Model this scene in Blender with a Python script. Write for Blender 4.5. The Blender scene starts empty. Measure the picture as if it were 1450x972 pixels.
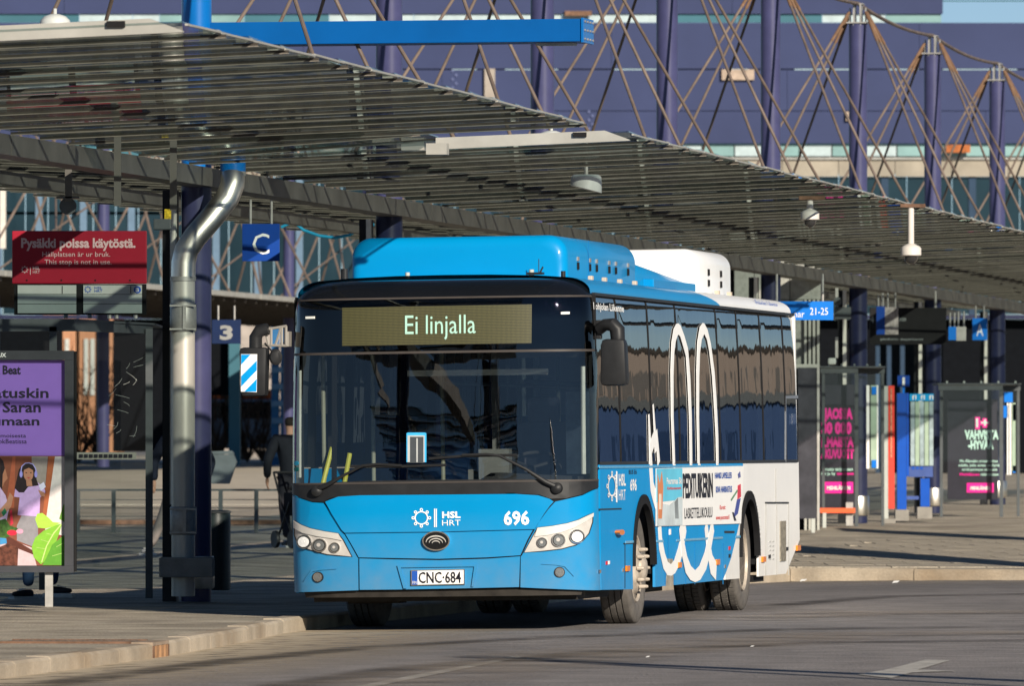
import bpy, bmesh, math, random
from mathutils import Vector, Matrix
random.seed(7)
R = math.radians
sc = bpy.context.scene
COL = sc.collection
# ------------------------------------------------------------------ camera, sky, sun, exposure
CAM_H = 1.533; EYE = Vector((0, 0, CAM_H))
FPX = 300/36*1450
PITCH = math.atan2(632-486, FPX)
cd = bpy.data.cameras.new('camera'); cam = bpy.data.objects.new('camera', cd); COL.objects.link(cam)
cam.location = (0, 0, CAM_H); cam.rotation_euler = (math.pi/2+PITCH, 0, 0)
cd.lens = 300; cd.sensor_width = 36; cd.sensor_fit = 'HORIZONTAL'; cd.clip_start = 1; cd.clip_end = 5000
cd.dof.use_dof = True; cd.dof.focus_distance = 73; cd.dof.aperture_fstop = 8.0
sc.camera = cam
SUN_AZ = R(25); SUN_EL = R(20.5)     # azimuth: to the right of straight behind the camera
wd = bpy.data.worlds.new('World'); sc.world = wd; wd.use_nodes = True
nt = wd.node_tree; bg = nt.nodes['Background']; sk = nt.nodes.new('ShaderNodeTexSky')
sk.sky_type = 'NISHITA'; sk.sun_disc = False; sk.sun_elevation = SUN_EL; sk.sun_rotation = math.pi-SUN_AZ
sk.air_density = 0.6; sk.dust_density = 0.0; sk.ozone_density = 3.0
nt.links.new(sk.outputs[0], bg.inputs[0]); bg.inputs[1].default_value = 0.055
sl = bpy.data.lights.new('sun', 'SUN'); so = bpy.data.objects.new('sun', sl); COL.objects.link(so)
sl.energy = 5.0; sl.angle = R(0.5); sl.color = (1.0, 0.90, 0.76)
SUNV = Vector((math.sin(SUN_AZ)*math.cos(SUN_EL), -math.cos(SUN_AZ)*math.cos(SUN_EL), math.sin(SUN_EL)))
so.rotation_euler = SUNV.to_track_quat('Z', 'Y').to_euler(); so.location = (30, -30, 40)
sc.view_settings.view_transform = 'Standard'; sc.view_settings.look = 'None'
sc.view_settings.exposure = 0.4; sc.view_settings.gamma = 1; sc.view_settings.use_curve_mapping = False
sc.render.engine = 'CYCLES'; sc.cycles.max_bounces = 8; sc.cycles.transparent_max_bounces = 24
sc.cycles.use_denoising = True

# ------------------------------------------------------------------ measuring helpers
cF = Vector((0, math.cos(PITCH), math.sin(PITCH))); cU = Vector((0, -math.sin(PITCH), math.cos(PITCH)))
def ray(px, py): return Vector((1, 0, 0))*(px-725)+cU*(486-py)+cF*FPX
def W(px, py, Y):
    d = ray(px, py); t = Y/d.y
    return Vector((d.x*t, Y, CAM_H+d.z*t))

# ------------------------------------------------------------------ materials
MATS = {}
def mat(name, col, rough=.6, metal=0., var=.12, vscale=6., bump=0., bscale=40., spec=.22, coat=0., emit=None, estr=0., stretch=(1, 1, 1), dirt=None):
    if name in MATS: return MATS[name]
    m = bpy.data.materials.new(name); m.use_nodes = True; t = m.node_tree; N = t.nodes; L = t.links
    p = N['Principled BSDF']
    p.inputs['Roughness'].default_value = rough; p.inputs['Metallic'].default_value = metal
    p.inputs['Specular IOR Level'].default_value = spec; p.inputs['Coat Weight'].default_value = coat
    p.inputs['Coat Roughness'].default_value = .05
    c = (*col, 1)
    tc = N.new('ShaderNodeTexCoord'); mp = N.new('ShaderNodeMapping'); mp.inputs['Scale'].default_value = stretch
    L.new(tc.outputs['Object'], mp.inputs[0])
    out = None
    if var > 0:
        n = N.new('ShaderNodeTexNoise'); n.inputs['Scale'].default_value = vscale; n.inputs['Detail'].default_value = 5; n.inputs['Roughness'].default_value = .6
        L.new(mp.outputs[0], n.inputs['Vector'])
        mr = N.new('ShaderNodeMapRange'); mr.inputs[1].default_value = .3; mr.inputs[2].default_value = .7
        mr.inputs[3].default_value = 1-var; mr.inputs[4].default_value = 1+var; L.new(n.outputs[0], mr.inputs[0])
        mx = N.new('ShaderNodeMix'); mx.data_type = 'RGBA'; mx.blend_type = 'MULTIPLY'; mx.inputs[0].default_value = 1
        mx.inputs[6].default_value = c; L.new(mr.outputs[0], mx.inputs[7]); out = mx.outputs[2]
    if dirt:
        dc, lo, hi, amt = dirt
        sx = N.new('ShaderNodeSeparateXYZ'); L.new(tc.outputs['Object'], sx.inputs[0])
        r = N.new('ShaderNodeMapRange'); r.inputs[1].default_value = lo; r.inputs[2].default_value = hi; r.inputs[3].default_value = amt; r.inputs[4].default_value = 0
        L.new(sx.outputs[2], r.inputs[0])
        n2 = N.new('ShaderNodeTexNoise'); n2.inputs['Scale'].default_value = 7; n2.inputs['Detail'].default_value = 6; L.new(tc.outputs['Object'], n2.inputs['Vector'])
        mu = N.new('ShaderNodeMath'); mu.operation = 'MULTIPLY'; L.new(r.outputs[0], mu.inputs[0]); L.new(n2.outputs[0], mu.inputs[1])
        m2 = N.new('ShaderNodeMix'); m2.data_type = 'RGBA'; L.new(mu.outputs[0], m2.inputs[0])
        if out: L.new(out, m2.inputs[6])
        else: m2.inputs[6].default_value = c
        m2.inputs[7].default_value = (*dc, 1); out = m2.outputs[2]
    if out: L.new(out, p.inputs['Base Color'])
    else: p.inputs['Base Color'].default_value = c
    if bump > 0:
        n = N.new('ShaderNodeTexNoise'); n.inputs['Scale'].default_value = bscale; n.inputs['Detail'].default_value = 4
        L.new(mp.outputs[0], n.inputs['Vector']); b = N.new('ShaderNodeBump'); b.inputs['Strength'].default_value = bump; b.inputs['Distance'].default_value = .01
        L.new(n.outputs[0], b.inputs['Height']); L.new(b.outputs[0], p.inputs['Normal'])
    if emit:
        p.inputs['Emission Color'].default_value = (*emit, 1); p.inputs['Emission Strength'].default_value = estr
    MATS[name] = m; return m
def glass(name, tint=(.5, .55, .55), ior=1.5, refl=1.0, bump=0., bscale=2., stretch=(1, 1, 1), rough=0.0):
    if name in MATS: return MATS[name]
    m = bpy.data.materials.new(name); m.use_nodes = True; t = m.node_tree; N = t.nodes; L = t.links
    N.remove(N['Principled BSDF']); o = N['Material Output']
    tr = N.new('ShaderNodeBsdfTransparent'); tr.inputs[0].default_value = (*tint, 1)
    gl = N.new('ShaderNodeBsdfGlossy'); gl.inputs['Roughness'].default_value = rough; gl.inputs[0].default_value = (refl, refl, refl, 1)
    fr = N.new('ShaderNodeFresnel'); fr.inputs[0].default_value = ior; mx = N.new('ShaderNodeMixShader'); ge = N.new('ShaderNodeNewGeometry'); m2 = N.new('ShaderNodeMixShader'); cl = N.new('ShaderNodeBsdfTransparent')
    L.new(fr.outputs[0], mx.inputs[0]); L.new(tr.outputs[0], mx.inputs[1]); L.new(gl.outputs[0], mx.inputs[2])
    L.new(ge.outputs['Backfacing'], m2.inputs[0]); L.new(mx.outputs[0], m2.inputs[1]); L.new(cl.outputs[0], m2.inputs[2]); L.new(m2.outputs[0], o.inputs[0])
    if bump:
        tc = N.new('ShaderNodeTexCoord'); mp = N.new('ShaderNodeMapping'); mp.inputs['Scale'].default_value = stretch
        n = N.new('ShaderNodeTexNoise'); n.inputs['Scale'].default_value = bscale; n.inputs['Detail'].default_value = 3
        b = N.new('ShaderNodeBump'); b.inputs['Strength'].default_value = 1; b.inputs['Distance'].default_value = bump
        L.new(tc.outputs['Object'], mp.inputs[0]); L.new(mp.outputs[0], n.inputs['Vector']); L.new(n.outputs[0], b.inputs['Height'])
        L.new(b.outputs[0], gl.inputs['Normal']); L.new(b.outputs[0], fr.inputs['Normal'])
    MATS[name] = m; return m

BLUE = mat('bus_blue_paint', (.0005, .235, .52), .34, spec=.12, coat=.18, var=.03, vscale=1.5, dirt=((.25, .24, .2), .3, 1.0, .45))
BLUES = mat('bus_blue_film', (.001, .26, .60), .45, coat=.0, spec=.12, var=.04, vscale=2, dirt=((.3, .28, .24), .3, .7, .25))
WHITE = mat('bus_white_paint', (.82, .82, .80), .35, coat=.15, var=.03, vscale=2, dirt=((.5, .45, .38), .3, .9, .35))
DECAL = mat('white_vinyl', (.85, .85, .83), .4, var=.02)
BLACKG = mat('gloss_black', (.006, .007, .009), .12, coat=.8, var=.1, vscale=2)
BLACKP = mat('black_plastic', (.018, .019, .021), .45, var=.2, vscale=8)
BLACKM = mat('matt_black', (.01, .01, .011), .8, var=.2)
RUBBER = mat('tyre_rubber', (.12, .11, .10), .75, var=.25, vscale=12, bump=.3, bscale=60)
RIM = mat('dusty_rim', (.46, .40, .33), .5, metal=.2, var=.25, vscale=14)
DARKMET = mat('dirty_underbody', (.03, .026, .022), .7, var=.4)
CHROME = mat('chrome', (.8, .8, .8), .12, metal=1, var=0)
LAMPS = mat('lamp_silver', (.50, .48, .45), .35, metal=.0, coat=.6, var=.08, vscale=20)
LENS = mat('lamp_lens', (.25, .27, .28), .06, metal=.5, coat=1, var=.2, vscale=60)
LENSW = mat('lit_lamp', (.6, .6, .58), .15, coat=1, var=.3, vscale=60, emit=(1, .97, .9), estr=.3)
ORANGE = mat('orange_marker', (.85, .22, .01), .25, coat=.6, var=.05)
REDM = mat('red_marker', (.6, .02, .03), .4)
STEEL = mat('stainless_steel', (.78, .73, .64), .36, metal=1, var=.2, vscale=5, bump=.15, bscale=8, stretch=(1, 1, .3))
GALV = mat('galvanised_steel', (.36, .35, .33), .5, metal=.5, var=.2, vscale=9)
GREYP = mat('grey_painted_metal', (.075, .085, .09), .45, var=.15, vscale=6)
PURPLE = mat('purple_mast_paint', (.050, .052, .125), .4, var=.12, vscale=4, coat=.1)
PURPD = mat('dark_purple_and_shade', (.016, .02, .055), .4, var=.15)
FACADE = mat('purple_facade_panel', (.035, .047, .115), .7, var=.13, vscale=.35, bump=.1, bscale=1)
BRIGHTB = mat('bright_blue_steel', (.0, .12, .40), .35, var=.06, coat=.3)
ROD = mat('rusty_brown_rod', (.15, .115, .095), .6, var=.3, vscale=3)
RUST = mat('rusty_orange', (.15, .085, .055), .8, var=.5, vscale=7)
CONC = mat('concrete', (.26, .245, .22), .85, var=.2, vscale=4, bump=.5, bscale=30)
PANE = glass('canopy_glass', (.47, .55, .54), 1.5, bump=.0009, bscale=1.0)
BAR = mat('canopy_bar_steel', (.06, .052, .044), .5, metal=.2, var=.3)
FASC = mat('aluminium_fascia', (.42, .41, .37), .5, metal=.3, var=.12, vscale=3, dirt=((.2, .17, .13), 3.9, 4.3, .4))
BEAM = mat('canopy_beam_steel', (.17, .16, .145), .5, metal=.4, var=.25, vscale=2)
SGLASS = glass('shelter_glass', (.72, .76, .76), 1.5)
REDS = mat('red_sign', (.30, .005, .022), .45, var=.05)
SIGNB = mat('blue_sign', (.0, .045, .28), .4, var=.05)
SIGNB2 = mat('bright_blue_sign', (.0, .16, .62), .4, var=.05)
TXTW = mat('white_lettering', (.82, .82, .8), .5, var=0)
TXTP = mat('pale_pink_lettering', (.62, .42, .42), .5, var=0)
TXTK = mat('black_lettering', (.012, .012, .02), .5, var=0)
TXTR = mat('red_lettering', (.7, .05, .04), .5, var=0)
TXTB = mat('blue_lettering', (.02, .09, .42), .5, var=0)
PINK = mat('magenta_lettering', (.95, .01, .33), .5, var=0)
PANELW = mat('grey_white_panel', (.42, .44, .41), .5, var=.06)

# ------------------------------------------------------------------ object helpers
def meshobj(name, verts, faces, mats, parent=None, smooth=None, midx=None):
    me = bpy.data.meshes.new(name); me.from_pydata([tuple(v) for v in verts], [], faces)
    if not isinstance(mats, (list, tuple)): mats = [mats]
    for m in mats: me.materials.append(m)
    if midx: me.polygons.foreach_set('material_index', midx)
    if smooth is not None:
        me.polygons.foreach_set('use_smooth', [True]*len(me.polygons)); me.set_sharp_from_angle(angle=R(smooth))
    me.update()
    o = bpy.data.objects.new(name, me); COL.objects.link(o)
    if parent: o.parent = parent
    return o
def thing(name, label, cat, loc=(0, 0, 0), rz=0, group=None):
    o = bpy.data.objects.new(name, None); COL.objects.link(o); o.location = loc; o.rotation_euler = (0, 0, rz)
    o.empty_display_size = .2; o['label'] = label; o['category'] = cat
    if group: o['group'] = group
    return o
def tag(o, label, cat, group=None):
    o['label'] = label; o['category'] = cat
    if group: o['group'] = group
    return o
def struct(o): o['kind'] = 'structure'; return o
def stuff(o): o['kind'] = 'stuff'; return o
class MB:
    def __init__(s): s.v = []; s.f = []; s.mi = []
    def add(s, vs, fs, mi=0):
        b = len(s.v); s.v += [Vector(v) for v in vs]; s.f += [[b+i for i in f] for f in fs]; s.mi += [mi]*len(fs); return s
    def box(s, c, sz, rot=None, mi=0, bev=0.0):
        x, y, z = [d/2 for d in sz]; c = Vector(c)
        if bev > 0:
            bm = bmesh.new(); bmesh.ops.create_cube(bm, size=1); bmesh.ops.scale(bm, vec=sz, verts=bm.verts)
            bmesh.ops.bevel(bm, geom=bm.edges[:], offset=bev, segments=2, affect='EDGES', profile=.6)
            vs = [v.co.copy() for v in bm.verts]; fs = [[v.index for v in f.verts] for f in bm.faces]; bm.free()
        else:
            vs = [Vector((i*x, j*y, k*z)) for i in (-1, 1) for j in (-1, 1) for k in (-1, 1)]
            fs = [(0, 1, 3, 2), (4, 6, 7, 5), (0, 4, 5, 1), (2, 3, 7, 6), (0, 2, 6, 4), (1, 5, 7, 3)]
        if rot: vs = [rot @ v for v in vs]
        return s.add([v+c for v in vs], fs, mi)
    def b2(s, a, b, mi=0, bev=0.0): # box between two corners
        a = Vector(a); b = Vector(b); return s.box((a+b)/2, [abs(q) for q in (b-a)], mi=mi, bev=bev)
    def tube(s, pts, r, n=10, cap=True, mi=0):
        pts = [Vector(p) for p in pts]; rr = r if isinstance(r, (list, tuple)) else [r]*len(pts)
        vs = []; fs = []; prev = None
        for i, p in enumerate(pts):
            d = (pts[min(i+1, len(pts)-1)]-pts[max(i-1, 0)]).normalized()
            if prev is None: u = d.orthogonal().normalized()
            else: u = (prev-d*prev.dot(d)).normalized()
            prev = u; w = d.cross(u)
            for k in range(n):
                a = 2*math.pi*k/n; vs.append(p+(u*math.cos(a)+w*math.sin(a))*rr[i])
        for i in range(len(pts)-1):
            for k in range(n):
                k2 = (k+1) % n; fs.append((i*n+k, i*n+k2, (i+1)*n+k2, (i+1)*n+k))
        if cap: fs.append(list(range(n))[::-1]); fs.append([(len(pts)-1)*n+k for k in range(n)])
        return s.add(vs, fs, mi)
    def lathe(s, prof, c, axis='z', n=24, mi=0): # prof: (r, h)
        c = Vector(c); vs = []; fs = []
        for r, h in prof:
            for k in range(n):
                a = 2*math.pi*k/n; x, y = r*math.cos(a), r*math.sin(a)
                vs.append(c+(Vector((x, y, h)) if axis == 'z' else Vector((h, x, y)) if axis == 'x' else Vector((x, h, y))))
        for i in range(len(prof)-1):
            for k in range(n):
                k2 = (k+1) % n; fs.append((i*n+k, i*n+k2, (i+1)*n+k2, (i+1)*n+k))
        fs.append(list(range(n))[::-1]); fs.append([(len(prof)-1)*n+k for k in range(n)])
        return s.add(vs, fs, mi)
    def prism(s, poly, y0, y1, fn=None, mi=0): # poly in (x,z), extruded along y
        n = len(poly); f3 = fn or (lambda a, y, b: Vector((a, y, b)))
        vs = [f3(a, y0, b) for a, b in poly]+[f3(a, y1, b) for a, b in poly]
        fs = [list(range(n)), [n+i for i in range(n)][::-1]]+[(i, i+n, (i+1) % n+n, (i+1) % n) for i in range(n)]
        return s.add(vs, fs, mi)
    def build(s, name, m, parent=None, smooth=None):
        o = meshobj(name, s.v, s.f, m, parent, smooth, s.mi if isinstance(m, (list, tuple)) else None)
        bm = bmesh.new(); bm.from_mesh(o.data); bmesh.ops.recalc_face_normals(bm, faces=bm.faces); bm.to_mesh(o.data); bm.free()
        return o
def copyo(o, parent=None, **kw):
    c = o.copy(); COL.objects.link(c); c.parent = parent
    for k, v in kw.items(): setattr(c, k, v)
    return c
def copy_tree(o, loc, label=None, rz=None):
    c = o.copy(); COL.objects.link(c); c.location = loc
    if rz is not None: c.rotation_euler = (0, 0, rz)
    if label: c['label'] = label
    for ch in list(o.children):
        k = copyo(ch, c)
        for g in ch.children: copyo(g, k)
    return c
def patch(poly, fmap, m, name, parent, off=0.004, th=.01, step=.1, extra=(), smooth=40):
    """a 2-D outline laid on a surface fmap(a, b, off) as a thin plate"""
    bm = bmesh.new(); vs = [bm.verts.new((a, b, 0)) for a, b in poly]
    try: bm.faces.new(vs).normal_update()
    except ValueError: bm.free(); return None
    bmesh.ops.triangulate(bm, faces=bm.faces)
    xs = [p[0] for p in poly]; ys = [p[1] for p in poly]
    def cuts(lo, hi): 
        n = int(math.floor(lo/step))+1; r = []
        while n*step < hi-1e-4: r.append(n*step); n += 1
        return r
    for x in cuts(min(xs), max(xs))+[e for e in extra if min(xs)+1e-3 < e < max(xs)-1e-3]:
        bmesh.ops.bisect_plane(bm, geom=bm.verts[:]+bm.edges[:]+bm.faces[:], plane_co=(x, 0, 0), plane_no=(1, 0, 0))
    for y in cuts(min(ys), max(ys)):
        bmesh.ops.bisect_plane(bm, geom=bm.verts[:]+bm.edges[:]+bm.faces[:], plane_co=(0, y, 0), plane_no=(0, 1, 0))
    bm.verts.index_update()
    P = [(v.co.x, v.co.y) for v in bm.verts]; n = len(P)
    F = [[v.index for v in f.verts] for f in bm.faces]; E = [(e.verts[0].index, e.verts[1].index) for e in bm.edges if e.is_boundary]
    bm.free()
    V = [fmap(a, b, off) for a, b in P]+[fmap(a, b, off-th) for a, b in P]
    FF = F+[[i+n for i in f][::-1] for f in F]+[(a, b, b+n, a+n) for a, b in E]
    mb = MB(); mb.add(V, FF); return mb.build(name, m, parent, smooth)
def ribbon(pts, w):
    n = len(pts); L = []; Rr = []
    for i in range(n):
        a = Vector(pts[max(i-1, 0)]); b = Vector(pts[min(i+1, n-1)]); d = (b-a).normalized(); nn = Vector((-d.y, d.x))
        ww = (w[i] if isinstance(w, (list, tuple)) else w)/2
        L.append(tuple(Vector(pts[i])+nn*ww)); Rr.append(tuple(Vector(pts[i])-nn*ww))
    return L+Rr[::-1]
def text(s, m, name, parent, org, ex, ey, size, width=None, depth=.004, bold=0.0, align='LEFT', fmap=None, off=.006, shear=0):
    """lettering: ex, ey unit directions in the plane; width squeezes the line to that length. With fmap: org in surface coordinates"""
    cu = bpy.data.curves.new('t', 'FONT'); cu.body = s; cu.size = 1; cu.offset = bold; cu.resolution_u = 2; cu.shear = shear
    ob = bpy.data.objects.new('t', cu); COL.objects.link(ob)
    bpy.context.view_layer.update(); dg = bpy.context.evaluated_depsgraph_get()
    me = ob.evaluated_get(dg).to_mesh(); V = [v.co.copy() for v in me.vertices]; F = [list(p.vertices) for p in me.polygons]
    ob.evaluated_get(dg).to_mesh_clear(); bpy.data.objects.remove(ob); bpy.data.curves.remove(cu)
    x0 = min(v.x for v in V); x1 = max(v.x for v in V); sx = size if width is None else width/(x1-x0)
    w = (x1-x0)*sx; ox = 0 if align == 'LEFT' else -w if align == 'RIGHT' else -w/2
    if fmap:
        P = [fmap(org[0]+ox+(v.x-x0)*sx, org[1]+v.y*size, off) for v in V]
    else:
        ex = Vector(ex); ey = Vector(ey); nn = ex.cross(ey).normalized()
        P = [Vector(org)+ex*(ox+(v.x-x0)*sx)+ey*(v.y*size)+nn*depth for v in V]
    return meshobj(name, P, F, m, parent)

# ------------------------------------------------------------------ the bus frame of reference
PHI = R(10.2); BLOC = Vector((-.620, 71.2, -.0167))
BM = Matrix.Translation(BLOC) @ Matrix.Rotation(-PHI, 4, 'Z') @ Matrix.Rotation(R(-.75), 4, 'Y')
BMI = BM.inverted()
def hw(w):
    h = 1.30
    if w > 1.38: h -= .035*((min(w, 2.9)-1.38)/1.44)**2
    if w > 2.72: q = min(1, (w-2.72)/.235); h -= .22*(1-math.sqrt(max(0, 1-q*q)))
    return h
def lean(w):
    y = 0
    if w < 1.1: y = .05*((1.1-w)/.8)**2
    else: y = .055*(w-1.1)
    if w > 2.72: q = min(1, (w-2.72)/.235); y += .34*(1-math.sqrt(max(0, 1-q*q)))
    return y
NE = 3.2; RC = .5
def fmapf(v, w, off=0):
    h = hw(w); a = min(.9999, abs(v)/h); yp = 1-(1-a**NE)**(1/NE); s = 1 if v >= 0 else -1
    nx = s*a**(NE-1)/h; ny = -(1-yp)**(NE-1)/RC; l = math.hypot(nx, ny)
    nz = .25 if w > 2.72 else 0
    return Vector((s*min(abs(v), h)+nx/l*off, RC*yp+lean(w)+ny/l*off, w+nz*off))
def smapf(u, w, off=0): return Vector((hw(w)+off, u, w))
def smapl(u, w, off=0): return Vector((-hw(w)-off, u, w))
def fr(px, py): # pixel of the photograph -> place on the bus front (v, w)
    o = BMI @ EYE; d = (BMI.to_3x3() @ ray(px, py)); y = .1
    for _ in range(25):
        t = (y-o.y)/d.y; p = o+d*t; v = max(-1.286, min(1.286, p.x)); y = .5*y+.5*fmapf(v, max(.2, min(2.9, p.z))).y
    return (v, p.z)
def sd(px, py): # -> place on the bus's right-hand side in the picture (u, w)
    o = BMI @ EYE; d = (BMI.to_3x3() @ ray(px, py)); x = 1.295
    for _ in range(6):
        t = (x-o.x)/d.x; p = o+d*t; x = hw(p.z)
    return (p.y, p.z)
FR = lambda L: [fr(*p) for p in L]
SD = lambda L: [sd(*p) for p in L]

# ================================================================== SETTING: ground
def lat(X, Y): # distance to the right of the bus's right wheels
    return (X-BLOC.x)*math.cos(PHI)-(Y-BLOC.y)*math.sin(PHI)-1.25
def road_z(X, Y):
    l = lat(X, Y); z = .0131*max(-3.2, min(0, l))
    k = max(0, min(1, (Y-40)/15))*max(0, min(1, (130-Y)/20)); return z*k
def pav_z(Y): return .125+.0072*max(0, Y-98)-.033*max(0, min(1, (95-Y)/10))
def gridmesh(name, xs, ys, fz, m):
    V = [(x, y, fz(x, y)) for y in ys for x in xs]; n = len(xs)
    F = [(j*n+i, j*n+i+1, (j+1)*n+i+1, (j+1)*n+i) for j in range(len(ys)-1) for i in range(n-1)]
    return meshobj(name, V, F, m, smooth=30)
def asphalt(name, c1, c2, c3, sc1=.35, stretch=(1, 1, 1), specks=(.33, .3, .27), k=.4):
    m = bpy.data.materials.new(name); m.use_nodes = True; t = m.node_tree; N = t.nodes; L = t.links; p = N['Principled BSDF']; p.inputs['Roughness'].default_value = .85
    tc = N.new('ShaderNodeTexCoord'); mp = N.new('ShaderNodeMapping'); mp.inputs['Scale'].default_value = stretch; mp.inputs['Rotation'].default_value = (0, 0, .5)
    L.new(tc.outputs['Object'], mp.inputs[0])
    def noise(s, d, vec): 
        n = N.new('ShaderNodeTexNoise'); n.inputs['Scale'].default_value = s; n.inputs['Detail'].default_value = d; L.new(vec, n.inputs['Vector']); return n.outputs[0]
    a = noise(sc1, 6, mp.outputs[0]); b = noise(45, 3, tc.outputs['Object']); d = noise(2.2, 5, tc.outputs['Object'])
    r = N.new('ShaderNodeValToRGB'); r.color_ramp.elements[0].position = .35; r.color_ramp.elements[0].color = (*c1, 1); r.color_ramp.elements[1].position = .68; r.color_ramp.elements[1].color = (*c3, 1)
    e = r.color_ramp.elements.new(.5); e.color = (*c2, 1); L.new(a, r.inputs[0])
    mr = N.new('ShaderNodeMapRange'); mr.inputs[1].default_value = .3; mr.inputs[2].default_value = .7; mr.inputs[3].default_value = 1-k; mr.inputs[4].default_value = 1+k; L.new(b, mr.inputs[0])
    mr2 = N.new('ShaderNodeMapRange'); mr2.inputs[1].default_value = .3; mr2.inputs[2].default_value = .7; mr2.inputs[3].default_value = .78; mr2.inputs[4].default_value = 1.22; L.new(d, mr2.inputs[0])
    mu = N.new('ShaderNodeMath'); mu.operation = 'MULTIPLY'; L.new(mr.outputs[0], mu.inputs[0]); L.new(mr2.outputs[0], mu.inputs[1])
    mx = N.new('ShaderNodeMix'); mx.data_type = 'RGBA'; mx.blend_type = 'MULTIPLY'; mx.inputs[0].default_value = 1; L.new(r.outputs[0], mx.inputs[6]); L.new(mu.outputs[0], mx.inputs[7])
    vo = N.new('ShaderNodeTexVoronoi'); vo.inputs['Scale'].default_value = 9; L.new(tc.outputs['Object'], vo.inputs['Vector'])
    lt = N.new('ShaderNodeMath'); lt.operation = 'LESS_THAN'; lt.inputs[1].default_value = .10; L.new(vo.outputs['Distance'], lt.inputs[0])
    m3 = N.new('ShaderNodeMix'); m3.data_type = 'RGBA'; m3.inputs[7].default_value = (*specks, 1)
    m4 = N.new('ShaderNodeMath'); m4.operation = 'MULTIPLY'; m4.inputs[1].default_value = .35; L.new(lt.outputs[0], m4.inputs[0]); L.new(m4.outputs[0], m3.inputs[0])
    L.new(mx.outputs[2], m3.inputs[6]); L.new(m3.outputs[2], p.inputs['Base Color'])
    bu = N.new('ShaderNodeBump'); bu.inputs['Strength'].default_value = .9; bu.inputs['Distance'].default_value = .05*k; L.new(b, bu.inputs['Height']); L.new(bu.outputs[0], p.inputs['Normal'])
    MATS[name] = m; return m
ROADM = asphalt('dusty_asphalt', (.15, .138, .132), (.20, .183, .175), (.25, .227, .215), .3, (1, .35, 1))
PAVM = asphalt('dusty_paving', (.25, .215, .165), (.36, .315, .245), (.45, .39, .30), .9)
KERBM = asphalt('granite_kerb', (.28, .215, .145), (.36, .30, .225), (.42, .355, .27), .8, k=.1)
rng = lambda a, b, s: [a+s*i for i in range(int(round((b-a)/s))+1)]
struct(gridmesh('road', [-2500, -400, -60, -12]+rng(-10, 12, .5)+[14, 60, 400, 2500], [-600, -50, 0, 30]+rng(40, 140, 1)+[180, 400, 1000, 3500], lambda x, y: road_z(x, y) if -12 < x < 14 and 35 < y < 150 else (-.05), ROADM))
# pavement outline: front kerb points (bottom of the kerb face), left to right
KP = [(-60, 44), (-6.5, 47.5), (-4.6, 52.0), (-3.5, 56.0), (-2.98, 59.5), (-2.62, 62.25), (-2.53, 62.97), (-2.2, 66.6), (-1.90, 71.0), (-1.42, 74.6), (-.5, 80), (1.5, 91.8), (2.45, 96.6), (3.2, 98.2), (6, 97.3), (14, 95.5), (60, 92)]
def kerb():
    top = MB(); far = 700
    # densify
    P = []
    for a, b in zip(KP[:-1], KP[1:]):
        n = max(1, round(math.dist(a, b)/1.3)); P += [(a[0]+(b[0]-a[0])*i/n, a[1]+(b[1]-a[1])*i/n) for i in range(n)]
    P.append(KP[-1])
    inn = []
    for i, p in enumerate(P):
        a = Vector(P[max(i-1, 0)]); b = Vector(P[min(i+1, len(P)-1)]); d = (b-a).normalized(); n = Vector((-d.y, d.x)); inn.append((p[0]+n.x*.17, p[1]+n.y*.17))
    root = MB(); stones = 0
    pk = struct(meshobj('kerb', [(0, 0, 0)]*3, [(0, 1, 2)], KERBM)); pk.data.clear_geometry(); pk.hide_render = False
    # one bed under the stones (joints show it)
    V = []; F = []
    for i, (p, q) in enumerate(zip(P, inn)):
        zt = pav_z(p[1]); zb = road_z(*p)-.05
        V += [(p[0]+(q[0]-p[0])*.1, p[1]+(q[1]-p[1])*.1, zb), (p[0]+(q[0]-p[0])*.1, p[1]+(q[1]-p[1])*.1, zt-.02), (q[0], q[1], zt-.02)]
    for i in range(len(P)-1): b = 3*i; F += [(b, b+3, b+4, b+1), (b+1, b+4, b+5, b+2)]
    kb = meshobj('kerb_bed', V, F, CONC, pk)
    for i in range(len(P)-1):
        if not (40 < P[i][1] < 105 and -12 < P[i][0] < 12): continue
        if abs(P[i][0]+2.62) < .03 and abs(P[i][1]-62.25) < .06: continue   # the gully takes this place
        a = Vector(P[i]); b = Vector(P[i+1]); a2 = Vector(inn[i]); b2 = Vector(inn[i+1]); d = (b-a).normalized()*.006
        zj = random.uniform(-.006, .006); za, zb2 = pav_z(a.y)+zj, pav_z(b.y)+zj; ra, rb = road_z(*a)-.05, road_z(*b)-.05
        a, a2, b, b2 = a+d, a2+d, b-d, b2-d
        c = .02; la = a.lerp(a2, .14); lb = b.lerp(b2, .14)
        vs = [(a.x, a.y, ra), (b.x, b.y, rb), (b.x, b.y, zb2-c), (a.x, a.y, za-c), (la.x, la.y, za), (lb.x, lb.y, zb2), (b2.x, b2.y, zb2), (a2.x, a2.y, za), (a2.x, a2.y, ra), (b2.x, b2.y, rb)]
        fs = [(0, 1, 2, 3), (3, 2, 5, 4), (4, 5, 6, 7), (0, 3, 4, 7, 8), (1, 9, 6, 5, 2)]
        MB().add(vs, fs).build('kerb_stone', KERBM, pk)
    # pavement sheet
    V = []; F = []; offs = [0, .5, 1.5, 3, 6, 10, 16, 24, 34, 50, 70, 100, 160, 300, 600]; n = len(offs)
    for q in inn:
        for o in offs:
            y = q[1]+o; V.append((q[0], y, pav_z(min(y, 200))-.004 if q[1] > 0 else 0))
    for i in range(len(inn)-1):
        for k in range(n-1): F.append((i*n+k, (i+1)*n+k, (i+1)*n+k+1, i*n+k+1))
    struct(meshobj('pavement', V, F, PAVM, smooth=30)); return P, inn
KPTS, KIN = kerb()
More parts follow.
